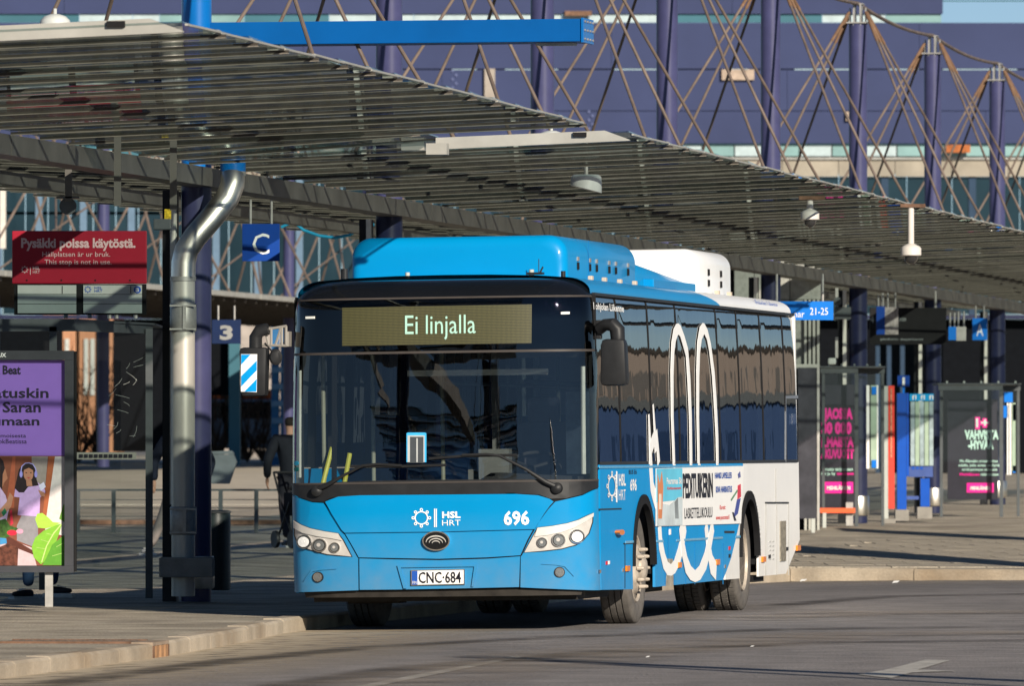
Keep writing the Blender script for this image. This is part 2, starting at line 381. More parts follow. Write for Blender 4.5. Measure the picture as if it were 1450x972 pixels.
# paving slab joints on the far pavement, right of the bus
def slabs():
    r = struct(bpy.data.objects.new('paving_slabs', None)); COL.objects.link(r)
    protos = []
    x0, y0 = 3.0, 99.2
    sx, sy = .55, 1.1
    me = None
    for i in range(10):
        for j in range(16):
            X = x0+i*sx+(j % 2)*.27+j*.14; Y = y0+j*sy
            if me is None:
                o = MB().box((0, 0, 0), (sx-.012, sy-.014, .05), bev=.004).build('paving_slab', PAVM, r); me = o.data
            else:
                o = bpy.data.objects.new('paving_slab', me); COL.objects.link(o); o.parent = r
            o.location = (X, Y, pav_z(Y)-.022+random.uniform(-.0015, .0015)); o.rotation_euler = (math.atan(.0072), 0, R(1.5))
slabs()
# ground markings
MARK = mat('worn_road_paint', (.42, .40, .36), .8, var=.35, vscale=6)
def ground(px, py, z=0): # where a pixel meets the ground
    d = ray(px, py); t = (z-CAM_H)/d.z; return Vector((d.x*t, d.y*t, z))
def mark(poly, name, z=.005):
    P = [ground(*p) for p in poly]; P = [Vector((p.x, p.y, road_z(p.x, p.y)+z)) for p in P]
    return struct(meshobj(name, P, [list(range(len(P)))], MARK))
mark([(1215, 957), (1262, 962), (1292, 954), (1355, 952), (1300, 950), (1345, 937), (1310, 936), (1255, 950)], 'painted_arrow')
mark([(470, 980), (500, 980), (742, 932), (728, 931)], 'painted_line')

def soft(name, col, sc_=2.5, amt=.9, lo=.35, hi=.6):
    m = bpy.data.materials.new(name); m.use_nodes = True; t = m.node_tree; N = t.nodes; L = t.links; p = N['Principled BSDF']; p.inputs['Base Color'].default_value = (*col, 1); p.inputs['Roughness'].default_value = .9; p.inputs['Specular IOR Level'].default_value = .1
    a = N.new('ShaderNodeAttribute'); a.attribute_name = 'cover'; tc = N.new('ShaderNodeTexCoord'); n = N.new('ShaderNodeTexNoise'); n.inputs['Scale'].default_value = sc_; n.inputs['Detail'].default_value = 7; L.new(tc.outputs['Object'], n.inputs['Vector'])
    mr = N.new('ShaderNodeMapRange'); mr.inputs[1].default_value = lo; mr.inputs[2].default_value = hi; L.new(n.outputs[0], mr.inputs[0])
    mu = N.new('ShaderNodeMath'); mu.operation = 'MULTIPLY'; L.new(a.outputs['Fac'], mu.inputs[0]); L.new(mr.outputs[0], mu.inputs[1]); m2 = N.new('ShaderNodeMath'); m2.operation = 'MULTIPLY'; m2.inputs[1].default_value = amt; L.new(mu.outputs[0], m2.inputs[0])
    L.new(m2.outputs[0], p.inputs['Alpha']); return m
def strip(name, rows, fac, m, z=.005): # rows: list of rows of (x, y); fac: cover per column
    n = len(rows[0]); V = [(x, y, road_z(x, y)+z) for rw in rows for x, y in rw]; F = [(j*n+i, j*n+i+1, (j+1)*n+i+1, (j+1)*n+i) for j in range(len(rows)-1) for i in range(n-1)]
    o = meshobj(name, V, F, m); at = o.data.attributes.new('cover', 'FLOAT', 'POINT'); at.data.foreach_set('value', [f for rw in rows for f in fac]); o['kind'] = 'stuff'; return o
def offs_path(P, ds):
    rows = []
    for i, p in enumerate(P):
        a = Vector(P[max(i-1, 0)]); b = Vector(P[min(i+1, len(P)-1)]); d = (b-a).normalized(); n = Vector((d.y, -d.x)); rows.append([(p[0]+n.x*q, p[1]+n.y*q) for q in ds])
    return rows
strip('kerb_dust', offs_path([p for p in KPTS if 44 < p[1] < 73 and p[0] < 0], [0, .12, .5, 1.1, 2.0]), [1, 1, .8, .45, 0], soft('sandy_dust', (.50, .42, .31), 3.5, 1, .25, .5))
strip('kerb_dust', offs_path([p for p in KPTS if p[0] > 2.6], [0, .15, .7, 1.6, 3.5]), [1, .9, .5, .3, 0], soft('sandy_dust_far', (.42, .36, .28), 2.5))
def gpath(px): return [(ground(*p).x, ground(*p).y) for p in px]
def dens(P, k=8): return [((1-t)*a[0]+t*b[0], (1-t)*a[1]+t*b[1]) for a, b in zip(P[:-1], P[1:]) for t in [i/k for i in range(k)]]+[P[-1]]
TRK = soft('tyre_grime', (.055, .05, .048), 1.6, .55, .3, .55)
for px in ([(-30, 985), (150, 958), (330, 935), (520, 917), (760, 905), (1100, 893), (1480, 888)], [(300, 990), (560, 950), (850, 925), (1150, 912), (1480, 908)], [(1110, 858), (1250, 846), (1480, 842)]):
    strip('tyre_grime', offs_path(dens(gpath(px)), [-.28, -.1, .1, .28]), [0, 1, 1, 0], TRK, .009)
PALE = soft('pale_worn_asphalt', (.34, .29, .24), 1.2, .5, .3, .6)
for px in ([(500, 975), (820, 930), (1200, 900), (1480, 897)], [(1000, 880), (1200, 870), (1480, 868)]): strip('worn_patch', offs_path(dens(gpath(px)), [-.9, -.3, .3, .9]), [0, 1, 1, 0], PALE, .0125)
for x, y in ((1137, 821.5), (1174, 820), (917, 933), (1065, 918), (1268, 826)):
    p = ground(x, y); o = MB().add([(-.05, 0, .0), (.03, -.02, .01), (.06, .03, .035), (-.02, .05, .03)], [(0, 1, 2), (0, 2, 3), (0, 3, 1), (1, 3, 2)]).build('paper_scrap', DECAL); o.location = (p.x, p.y, road_z(p.x, p.y)+.006); o.scale = (.8, .8, .8) if y < 830 else (.3, .3, .3); tag(o, 'small white paper scrap on the road, %s' % {1137: 'left one by the far kerb', 1174: 'right one by the far kerb', 917: 'nearest the bottom frame edge', 1065: 'in the middle of the road', 1268: 'furthest right near the kerb'}[x], 'litter', 'paper scraps on the road')
# ================================================================== BUS
bus = thing('city_bus', 'blue and white city bus with black front, display reading Ei linjalla', 'bus')
bus.matrix_world = BM
VX = [-1.297, -1.29, -1.275, -1.25, -1.225, -1.19, 1.19, 1.225, 1.25, 1.275, 1.29, 1.297]
def fp(poly, m, name, parent=bus, off=.004, th=.012, step=.1): return patch(poly, fmapf, m, name, parent, off, th, step, VX)
def sp(poly, m, name, parent=bus, off=.003, th=.01, step=.12, f=smapf): return patch(poly, f, m, name, parent, off, th, step)
def wob(poly): return poly
# --- inner black shell of the front (shows in the seams) below the windscreen
fp([(-1.295, .36), (1.295, .36), (1.295, 1.13), (-1.295, 1.13)], BLACKM, 'front_shell', off=-.012)
def frx(pts): return FR(pts)
# measured outlines (in photograph pixels on the front face)
cowl_l = [(415, 698), (424, 706), (442, 712), (459, 713)]
seamL = [(459, 713), (470, 726), (484, 750), (497, 772), (507, 790)]
seamR = [(785, 711), (775, 722), (762, 740), (748, 765), (738, 787)]
def inset(pts, dx): return [(x+dx, y) for x, y in pts]
edge = lambda s, w: (s*1.299, w)
# middle flap
flap = inset(seamL, 1.2)[::-1]+[(466, 709), (480, 704), (510, 702), (620, 701), (730, 700), (762, 702), (778, 707)]+inset(seamR, -1.2)+[(690, 790), (622, 792), (560, 791)]
fp(FR(flap), BLUE, 'front_flap')
# raised upper lip of the flap (upper area stands proud of the recessed band)
lip = [(462, 711), (467, 709), (480, 704), (510, 702), (620, 701), (730, 700), (762, 702), (778, 707), (781, 713), (771, 727), (757, 750), (753, 750), (620, 753.5), (489, 755), (485, 751), (471, 728)]
fp(FR(lip), BLUE, 'flap_lip', off=.022, th=.018)
# bumper middle + corners
bm_mid = [(509, 791.5), (560, 793), (622, 794), (690, 792), (736.5, 788.5), (735, 832), (670, 833.5), (565, 835.5), (509.5, 836)]
fp(FR(bm_mid), BLUE, 'bumper_centre')
LB = FR(inset(seamL, -1.2)+[(507, 791), (507.5, 836.5)])
fp([edge(-1, 1.155), fr(424, 706), fr(442, 712)]+LB+[edge(-1, .335)], BLUE, 'bumper_corner')
RB = FR(inset(seamR, 1.2)+[(737.5, 788.5), (737, 832.5)])
fp([edge(1, .325)]+RB[::-1]+[fr(800, 708), fr(825, 702), edge(1, 1.175)], BLUE, 'bumper_corner')
# plate recess frame
fp(FR([(563, 801.5), (676, 800), (671, 831.5), (668, 831.5), (672, 803), (568, 804.5), (576, 834), (572, 834)]), BLUE, 'plate_surround', off=.02, th=.02)
# lower lip shadow strip / underbody
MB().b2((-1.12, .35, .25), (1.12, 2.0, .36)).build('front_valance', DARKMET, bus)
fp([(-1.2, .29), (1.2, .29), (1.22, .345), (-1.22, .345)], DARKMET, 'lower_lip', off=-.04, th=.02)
# number plate
plate = fp(FR([(582.5, 808), (658.5, 806.5), (658.5, 828.5), (582.5, 830)]), CHROME, 'number_plate', off=.02, th=.012)
fp(FR([(584, 809.3), (657, 807.8), (657, 827.3), (584, 828.8)]), DECAL, 'plate_face', plate, off=.024, th=.004)
fp(FR([(584, 809.3), (592, 809.1), (592, 828.6), (584, 828.8)]), TXTB, 'plate_band', plate, off=.0265, th=.003)
def ft(s, m, px, py, size_px, wpx, name='lettering', parent=bus, off=.009, bold=0.0, align='LEFT', shear=0):
    a = fr(px, py); k = 71.3/FPX; return text(s, m, name, parent, a, None, None, size_px*k/.7, wpx*k*1.015, fmap=fmapf, off=off, bold=bold, align=align, shear=shear)
ft('CNC·684', TXTK, 594, 826.2, 15.5, 60, 'plate_lettering', plate, .029, .012)
ft('FIN', TXTW, 585, 827.5, 4, 6, 'plate_lettering', plate, .0295)
ft('696', DECAL, 714, 743.5, 18.5, 35, off=.028, bold=.03)
ft('HSL', DECAL, 627, 734, 8.6, 26, off=.028, bold=.035)
ft('HRT', DECAL, 627, 745, 8.2, 26, off=.028, bold=-.005)
def gear(cx, cy, r, fmap, place, name='logo', parent=bus, off=.028, m=DECAL, xs=1.0):
    mb = MB()
    def ring(x, y, ro, ri, n=20):
        vs = []
        for rr in (ro, ri):
            for k in range(n): a = 2*math.pi*k/n; q = place(x+math.cos(a)*rr*xs, y+math.sin(a)*rr); vs.append(fmap(q[0], q[1], off))
        mb.add(vs, [(k, (k+1) % n, n+(k+1) % n, n+k) for k in range(n)])
    ring(cx, cy, r*.72, r*.60)
    for k in range(8): a = math.pi/4*k; ring(cx+math.cos(a)*r*.86*xs, cy+math.sin(a)*r*.86, r*.17, r*.08, 10)
    return mb.build(name, m, parent)
gear(597.5, 734, 13.5, fmapf, fr)
fp(FR([(615.5, 721), (617, 721), (617, 747), (615.5, 747)]), DECAL, 'logo_bar', off=.027, th=.003)
fp(FR([(618, 721), (619.3, 721), (619.3, 747), (618, 747)]), DECAL, 'logo_bar', off=.027, th=.003)
# round emblem: black disc, chrome rim, three chrome arcs
def disc(cx, cy, rx, ry, off, n=28): return [(cx+rx*math.cos(2*math.pi*k/n), cy+ry*math.sin(2*math.pi*k/n)) for k in range(n)]
emb = fp(FR(disc(618.5, 766.5, 19.5, 14, 0)), CHROME, 'emblem', off=.035, th=.03)
fp(FR(disc(618.5, 766.5, 17.8, 12.4, 0)), BLACKG, 'emblem_face', emb, off=.038, th=.004)
for rr, w in ((.82, 1.9), (.56, 1.5), (.32, 1.3)):
    pts = [(618.5+17*rr*math.cos(a), 768+3*(1-rr)+11*rr*math.sin(a)) for a in [math.pi+math.pi*k/12 for k in range(13)]]
    fp(FR(ribbon(pts, [w*(.3+.7*math.sin(math.pi*k/12)) for k in range(13)])), LAMPS, 'emblem_arc', emb, off=.042, th=.004)
# head lamps
def headlamp(outline, lamps, brow):
    h = fp(FR(outline), LAMPS, 'headlight', off=.008, th=.01)
    fp(FR(ribbon(outline+[outline[0]], 1.2)), BLACKP, 'headlight_seal', h, off=.0105, th=.004)
    fp(FR(brow), mat('lamp_brow', (.72, .70, .66), .3, metal=.3, var=.03), 'lamp_brow', h, off=.018, th=.012)
    for x, y, r, m in lamps:
        fp(FR(disc(x, y, r*1.28, r*1.28, 0)), CHROME, 'lamp_ring', h, off=.022, th=.016)
        fp(FR(disc(x, y, r*1.08, r*1.08, 0)), BLACKP, 'lamp_bowl', h, off=.024, th=.004)
        fp(FR(disc(x, y, r*.94, r*.94, 0)), m, 'lens', h, off=.027, th=.004)
        fp(FR(disc(x-r*.1, y-r*.1, r*.35, r*.35, 0)), LAMPS if m is LENS else LENSW, 'bulb', h, off=.029, th=.003)
OR = [(761, 748), (782, 745.5), (802, 742), (818, 737), (831, 730.5), (838.5, 727), (838, 740), (833, 756), (825, 766), (815, 772.5), (795, 778), (770, 781), (742, 783)]
headlamp(OR, [(767.4, 769, 5.8, LENS), (790.4, 765.5, 7.6, LENS), (815.6, 760.6, 8, LENSW)],
         [(761, 748), (782, 745.5), (802, 742), (818, 737), (831, 730.5), (838.5, 727), (838, 732), (828, 739), (812, 748), (795, 754), (775, 758.5), (757, 760.5)])
OL = [(418, 738), (428, 744), (441, 749), (460, 753), (479.5, 756), (487, 766), (499, 789), (480, 787.5), (464, 786), (448, 782), (433, 777), (421, 766), (418, 758)]
headlamp(OL, [(432.6, 768, 7.8, LENSW), (454, 773, 7.6, LENS), (475, 776, 5.8, LENS)],
         [(418, 738), (428, 744), (441, 749), (460, 753), (479.5, 756), (485, 766), (470, 763), (450, 760), (430, 755), (418, 748)])
for x, y, s in ((451, 818, 1), (792, 811, -1)):
    f = fp(FR(disc(x, y, 7.6, 7.6, 0)), BLACKP, 'fog_lamp', off=.012, th=.02)
    fp(FR(disc(x, y, 6.3, 6.3, 0)), CHROME, 'lamp_ring', f, off=.017, th=.008)
    fp(FR(disc(x, y, 5.0, 5.0, 0)), LENS, 'lens', f, off=.02, th=.004)
    fp(FR([(x-20*s, y+6), (x-9*s, y-11), (x+3*s, y-13), (x+26*s, y-11.5), (x+4*s, y-10), (x-7*s, y-8)]), BLUE, 'bumper_crease', off=.013, th=.012)
# black cowl under the windscreen
cow = [edge(-1, 1.165), fr(424, 704.5), fr(442, 711), fr(459, 711.5), fr(466, 707), fr(480, 702.5), fr(510, 700.5), fr(620, 699.5), fr(730, 698.5), fr(762, 700.5), fr(780, 707), fr(800, 706.5), fr(825, 700.5), edge(1, 1.185), edge(1, 1.25), fr(740, 679), fr(620, 680), fr(520, 681.5), edge(-1, 1.245)]
fp(cow, BLACKP, 'windscreen_cowl', off=.006)
# windscreen: real glass, divided by the pillar
WS = glass('windscreen_glass', (.66, .71, .71), 1.7, bump=.0012, bscale=1.2)
DG = glass('dark_windscreen_glass', (.035, .042, .05), 1.6, bump=.004, bscale=1.0)
fp([(-1.299, 1.25), (1.299, 1.252), (1.299, 2.335), (-1.299, 2.335)], WS, 'windscreen', off=.002, th=.006)
fp([(-1.299, 2.343), (1.299, 2.343), (1.299, 2.785), (-1.299, 2.785)], DG, 'display_glass', off=.002, th=.006)
fp([(-1.299, 2.325), (1.299, 2.325), (1.299, 2.345), (-1.299, 2.345)], mat('seam_rubber', (.055, .048, .045), .5), 'glass_seam', off=.006, th=.01)
fp([(-1.299, 2.781), (1.299, 2.781), (1.299, 2.797), (-1.299, 2.797)], MATS['seam_rubber'], 'glass_seam', off=.006, th=.01)
fp([(-1.299, 1.238), (1.299, 1.24), (1.299, 1.255), (-1.299, 1.253)], MATS['seam_rubber'], 'glass_seam', off=.008, th=.01)
fp([(-.905, 1.25), (-.865, 1.25), (-.86, 2.33), (-.90, 2.33)], BLACKM, 'windscreen_divider', off=-.012, th=.02)
for s in (-1, 1): # grey-white corner posts
    fp([(s*1.215, 1.30), (s*1.24, 1.30), (s*1.235, 2.2), (s*1.215, 2.2)][::s], mat('cream_trim', (.55, .55, .5), .5), 'corner_trim', off=-.012, th=.02)
fp([(-1.297, 2.345), (1.297, 2.345), (1.297, 2.78), (-1.297, 2.78)], BLACKM, 'display_backing', off=-.06, th=.01)
# LED display
def ledmat():
    m = bpy.data.materials.new('led_matrix'); m.use_nodes = True; t = m.node_tree; N = t.nodes; L = t.links; p = N['Principled BSDF']; p.inputs['Roughness'].default_value = .5
    tc = N.new('ShaderNodeTexCoord'); sx = N.new('ShaderNodeSeparateXYZ'); L.new(tc.outputs['Object'], sx.inputs[0]); r = []
    for i, fq in ((0, 95), (2, 78)):
        a = N.new('ShaderNodeMath'); a.operation = 'MULTIPLY'; a.inputs[1].default_value = fq; L.new(sx.outputs[i], a.inputs[0])
        b = N.new('ShaderNodeMath'); b.operation = 'FRACT'; L.new(a.outputs[0], b.inputs[0]); c = N.new('ShaderNodeMath'); c.operation = 'GREATER_THAN'; c.inputs[1].default_value = .34; L.new(b.outputs[0], c.inputs[0]); r.append(c)
    mu = N.new('ShaderNodeMath'); mu.operation = 'MULTIPLY'; L.new(r[0].outputs[0], mu.inputs[0]); L.new(r[1].outputs[0], mu.inputs[1])
    mx = N.new('ShaderNodeMix'); mx.data_type = 'RGBA'; L.new(mu.outputs[0], mx.inputs[0]); mx.inputs[6].default_value = (.012, .013, .008, 1); mx.inputs[7].default_value = (.11, .105, .035, 1)
    L.new(mx.outputs[2], p.inputs['Base Color']); return m
disp = fp(FR([(485, 436), (753, 431.5), (752.5, 486.5), (485, 490.5)]), ledmat(), 'destination_display', off=.010, th=.012)
ft('Ei', mat('led_lit', (.30, .48, .40), .5, var=0, emit=(.55, 1, .82), estr=.2), 574, 473.5, 27, 18, 'display_lettering', disp, .013, .0)
ft('linjalla', MATS['led_lit'], 603.5, 473, 27, 70.5, 'display_lettering', disp, .013, .0)
for x, y in ((440, 450), (800, 443.5)): fp(FR([(x-6, y-1.5), (x+6, y-1.8), (x+6, y+1.5), (x-6, y+1.8)]), mat('marker_white', (.6, .6, .55), .3, emit=(1, 1, .9), estr=.25), 'marker_light', off=.012, th=.01)
# top hood, rounded back to the roof, lofted in (a, w)
def loft(wlist, alist, fn, m, name, parent=bus):
    V = [fn(a, w) for w in wlist for a in alist]; n = len(alist)
    F = [(j*n+i, j*n+i+1, (j+1)*n+i+1, (j+1)*n+i) for j in range(len(wlist)-1) for i in range(n-1)]
    return meshobj(name, V, F, m, parent, 50)
AL = [-.9999, -.998, -.99, -.97, -.94, -.9, -.85, -.78]+[x/10 for x in range(-7, 8)]+[.78, .85, .9, .94, .97, .99, .998, .9999]
WL = [2.797]+[2.72+.235*math.sin(math.pi/2*k/10) for k in range(3, 11)]
hood = loft(WL, AL, lambda a, w: fmapf(a*hw(w), w, .006), BLACKG, 'roof_hood')
# roof + shoulder
def prof(): # right half of the roof section from the drip rail up to the crown
    P = [(hw(2.82)+.004, 2.815)]
    for k in range(0, 9): a = math.pi/2*k/8; P.append((1.02+(hw(2.82)+.004-1.02)*math.cos(a), 2.83+.125*math.sin(a)))
    P += [(.8, 2.972), (.4, 2.985), (0, 2.988)]; return P
RP = prof(); RP = RP+[(-x, z) for x, z in RP[::-1][1:]]
ub = 7.55
def roofseg(u0, u1, m, name, skew=0, flat=True):
    us = [u0+(u1-u0)*i/6 for i in range(7)]; V = []
    for i, u in enumerate(us):
        for x, z in RP: 
            uu = u
            if skew and i == (6 if skew > 0 else 0): uu = u-1.15*max(0, (z-2.83)/.13)**1.2
            V.append((x, uu, z))
    n = len(RP); F = [(j*n+i, j*n+i+1, (j+1)*n+i+1, (j+1)*n+i) for j in range(6) for i in range(n-1)]
    if u1 > 11.5: F.append([6*n+i for i in range(n)])
    return meshobj(name, V, F, m, bus, 50)
roofseg(.46, ub, BLUE, 'roof', 1); roofseg(ub, 12.05, WHITE, 'roof_rear', -1)
for s in (1, -1):
    MB().b2((s*1.26, .5, 2.795), (s*1.283, 12.08, 2.82)).build('drip_rail', BLACKP, bus)
ft_ = lambda s, m, px, py, hpx, wu, name='lettering', off=.006, bold=0.0, parent=bus: text(s, m, name, parent, sd(px, py), None, None, hpx*74/FPX/.7, wu, fmap=smapf, off=off, bold=bold)
# front corner strip behind the windscreen edge (joins front and side)
for s in (1, -1):
    MB().b2((s*1.225, .49, 1.15), (s*1.287, .515, 2.80)).build('corner_pillar', BLACKM, bus)
# --- side lower panels
UW1, UW2 = 2.72, 8.80
def arch(u0, r=.60, top=1.115, z0=.305): 
    P = []; n = 20; cz = .50
    P.append((u0-r*.985, z0))
    for k in range(n+1):
        a = math.pi*k/n; P.append((u0-r*math.cos(a), cz+(top-cz)*math.sin(a)))
    P.append((u0+r*.985, z0)); return P
chT = 12.1
def sidepoly(z1=1.375, end=chT): 
    return [(.505, .325)]+arch(UW1)+arch(UW2)+[(11.15, .305), (end, .62), (end, z1), (.505, z1)]
def splitpoly(poly, segs): return poly
for f, nm in ((smapf, 'side_panel'), (smapl, 'side_panel')):
    sp([(7.35, .306)]+arch(UW2)+[(11.15, .305), (chT, .62), (chT, 1.375), (7.35, 1.375)], WHITE, nm, off=0, th=.02, f=f)
# blue film: everything left of the sweep curve
sweep = SD([(1051.5, 657), (1050.5, 700), (1046, 743), (1041, 765), (1035, 790), (1028, 810), (1023, 826)])
sweep = [(u, max(.306, min(1.374, w))) for u, w in sweep]
bl = [(.506, .326)]+arch(UW1)+[(sweep[-1][0], .306)]+sweep[::-1][1:-1]+[(sweep[0][0], 1.374), (.506, 1.374)]
for f in (smapf, smapl): sp(bl, BLUES, 'blue_side_panel', off=.004, th=.022, f=f)
# panel seams and creases
def sline(p, q, m=BLACKP, w=.012, name='panel_seam', off=.008): sp(ribbon([sd(*p), sd(*q)], w), m, name, off=off, th=.005)
sline((847, 722), (879, 721)); sline((884, 770), (884, 834), w=.02); sline((882, 770.5), (897, 769.5), w=.012)
LTB = mat('pale_blue_edge', (.12, .42, .68), .3, coat=.5)
for p, q in (((847, 662), (1048, 660.5)), ((928, 767), (938, 767)), ((956, 766), (1022, 762)), ((1040, 761), (1047, 760.5)), ((884, 768.5), (896, 767.5))): sline(p, q, LTB, .02, 'body_crease', .012)
for x0, x1, y in ((1083, 1116, 712.5),): sline((x0, y), (x1, y), w=.015)
for x in (1084, 1099, 1116): sline((x, 713), (x, 815), mat('grey_seam', (.45, .45, .43), .5), .018)
for x in (970, 983, 1023): sline((x, 770), (x, 828), mat('blue_seam', (.004, .16, .40), .5), .012)
sline((1098, 664), (1098, 712), MATS['grey_seam'], .015)
for x0, x1, y in ((1025, 1039, 754),): sline((x0, y), (x1, y), w=.02)
def squad(x0, y0, x1, y1, m, name, off=.012, th=.012, parent=bus): return sp(SD([(x0, y0), (x1, y0-.4), (x1, y1-.4), (x0, y1)]), m, name, parent, off, th)
squad(1104, 738.5, 1111.5, 795.5, mat('grille_grey', (.22, .20, .16), .7, var=.5, vscale=30), 'engine_grille')
for x, y in ((887, 806), (960.5, 801), (1014.5, 797), (1080, 793), (1129, 777)): squad(x-2.2, y-4, x+2.2, y+3.6, ORANGE, 'side_marker', .02, .02)
ind = sp(SD(disc(873.5, 754.5, 3.8, 4, 0, 14)), ORANGE, 'indicator', off=.045, th=.045)
for x, y, m in ((858, 798, REDM), (861, 797.5, TXTW), (848.5, 810, CHROME), (881, 808, CHROME), (1032, 777, REDM), (1032, 788, BLACKP), (1025.5, 803, CHROME), (1089, 789, BLACKP), (1114, 778, BLACKP)): squad(x-1, y-2.5, x+1.2, y+2.5, m, 'body_fitting', .01, .01)
for k in range(5): 
    for q in (0, 1): squad(1089+q*4, 767+k*6.2, 1091.6+q*4, 768.6+k*6.2, MATS['grey_seam'], 'vent_slot', .006, .006)
for x0, x1, y0, y1 in ((945, 952, 741, 790), (941, 944, 790, 828), (953, 956, 790, 828)): sp(ribbon([sd(x0, y0), sd(x0, y1)], .02), MATS['blue_seam'], 'hatch_seam', off=.009, th=.004)
squad(946.5, 750, 948.5, 758, DECAL, 'small_sticker')
sp(SD([(944, 792), (952, 792), (953, 830), (942, 830)]), mat('mud_streak', (.30, .27, .22), .7, var=.4, vscale=12), 'mud_streak', off=.0065, th=.002)
# arch trims and bristles
for f in (smapf, smapl):
    for u0 in (UW1, UW2):
        a1 = arch(u0, .60, 1.115)[1:-1]; a2 = arch(u0, .53, 1.035)[1:-1]
        sp(a1+a2[::-1], BLACKM, 'arch_trim', off=.022, th=.05, f=f, step=.4)
mb = MB()
for u0 in (UW1, UW2):
    for k in range(150):
        a = random.uniform(.02, .62)*math.pi*.9; a = math.pi-a if u0 < 99 else a
        p = Vector((1.295, u0-.57*math.cos(a), .50+.585*math.sin(a))); q = p+Vector((random.uniform(.02, .045), random.uniform(-.01, .04), random.uniform(-.01, .03)))
        d = Vector((0, .004, .004)); mb.add([p-d, p+d, q], [(0, 1, 2)])
mb.build('arch_bristles', BLACKM, bus)['kind'] = 'stuff'
# wheel housings
for u0 in (UW1, UW2):
    for s in (1, -1):
        pts = [(u0-.60*math.cos(math.pi*k/14), .42+.67*math.sin(math.pi*k/14)) for k in range(15)]
        V = [(s*1.27, a, b) for a, b in pts]+[(s*.5, a, b) for a, b in pts]
        MB().add(V, [(k, k+1, k+16, k+15) for k in range(14)]+[list(range(15, 30))]).build('wheel_housing', BLACKM, bus)
# floor, underbody, tanks
MB().b2((-1.2, 3.35, .30), (1.2, 8.15, .38)).b2((-.7, 1.9, .28), (.7, 11.4, .40)).b2((-1.2, 9.45, .34), (1.2, 11.3, .5)).build('underbody', DARKMET, bus)
MB().tube([(-1.0, UW1, .478), (1.0, UW1, .478)], .07, 10).tube([(-1.0, UW2, .478), (1.0, UW2, .478)], .10, 10).lathe([(.1, -.2), (.24, -.1), (.24, .1), (.1, .2)], (0, UW2, .45), 'x').build('axle', DARKMET, bus)
MB().b2((-.5, 4.2, .2), (-.05, 5.4, .32)).b2((.3, 5.8, .22), (.8, 6.8, .32)).tube([(-.9, 3.6, .27), (.9, 3.6, .27)], .05, 8).b2((-1.0, 1.2, .22), (-.55, 1.5, .34)).b2((.2, .9, .24), (.7, 1.1, .34)).build('chassis_equipment', DARKMET, bus)
MB().b2((1.05, 9.45, .25), (1.24, 10.1, .31)).build('rear_skirt_bracket', BLACKM, bus)
# interior
INT = mat('interior_grey', (.16, .16, .155), .7, var=.1); INTD = mat('interior_dark', (.03, .03, .032), .7)
SEATB = mat('seat_blue', (.03, .10, .26), .8, var=.2); YEL = mat('yellow_handrail', (.55, .52, .06), .4)
MB().b2((-1.2, .5, .36), (1.2, 12, .40)).build('floor', INTD, bus)
MB().b2((-1.2, .55, 2.55), (1.2, 12, 2.80)).build('ceiling', INT, bus)
MB().b2((-1.2, 12.0, .62), (1.2, 12.06, 2.8)).build('rear_wall', WHITE, bus)
MB().b2((-1.24, 12.07, .6), (1.24, 12.10, 2.82)).build('rear_panel', WHITE, bus)
MB().prism([(-1.1, .9), (1.15, .9), (1.15, 1.28), (.4, 1.32), (.2, 1.2), (-1.1, 1.14)], .38, .85).build('dashboard', INTD, bus)
st = MB(); n = 20; c = Vector((.62, 1.12, 1.36)); ax = Matrix.Rotation(R(32), 3, 'X')
st.tube([c+ax @ Vector((.24*math.cos(2*math.pi*k/n), .24*math.sin(2*math.pi*k/n), 0)) for k in range(n+1)], .016, 8)
for k in range(3): a = 2*math.pi*k/3+.5; st.tube([c, c+ax @ Vector((.23*math.cos(a), .23*math.sin(a), 0))], .014, 6)
st.tube([c, c+Vector((0, -.3, -.35))], .03, 8); st.build('steering_wheel', INTD, bus, 40)
ds = MB().box((.62, 1.75, 1.35), (.46, .14, .8), bev=.05).box((.62, 1.72, 1.85), (.28, .1, .22), bev=.04).box((.62, 1.5, .95), (.48, .5, .14), bev=.04)
ds.build('driver_seat', mat('driver_seat_fabric', (.10, .10, .12), .9), bus)
MB().b2((.12, 2.0, .4), (1.2, 2.05, 1.5)).b2((.10, .95, .4), (.14, 2.0, 1.35)).b2((.12, 2.0, 2.3), (1.2, 2.05, 2.55)).b2((.12, 2.0, 1.5), (.18, 2.05, 2.3)).build('driver_cab_partition', INT, bus)
MB().b2((.20, .9, 1.25), (.46, 1.05, 1.52)).build('ticket_machine', INT, bus)
mb = MB()
for x, y in ((-.35, 2.2), (-.35, 4), (.35, 4), (-.35, 6), (.35, 6), (-.9, 1.9), (-1.1, .75), (.35, 8), (-.35, 8)): mb.tube([(x, y, .4), (x, y, 2.55)], .018, 8)
mb.tube([(-.35, 2.2, 2.1), (-.35, 9, 2.1)], .018, 8).tube([(.35, 2.2, 2.1), (.35, 9, 2.1)], .018, 8)
mb.build('handrails', mat('grey_handrail', (.26, .26, .20), .4), bus, 40)
MB().tube([(-1.1, .62, 1.2), (-1.02, .7, 1.55)], .02, 8).build('yellow_handrail', YEL, bus, 40); MB().tube([(-.93, .62, 1.1), (-.86, .66, 1.5)], .02, 8).build('yellow_handrail', YEL, bus, 40)
MB().b2((-.35, .62, 2.14), (.85, .68, 2.19)).build('sun_blind', mat('blind_beige', (.5, .48, .42), .6), bus)
MB().b2((.9, 1.2, 1.3), (1.15, 1.9, 2.0)).build('driver_jacket', mat('hanging_grey_cloth', (.20, .24, .28), .9, var=.3), bus)
MB().b2((-1.15, 2.4, .42), (-.75, 3.0, 1.0)).build('luggage_box', INT, bus)
seatme = None
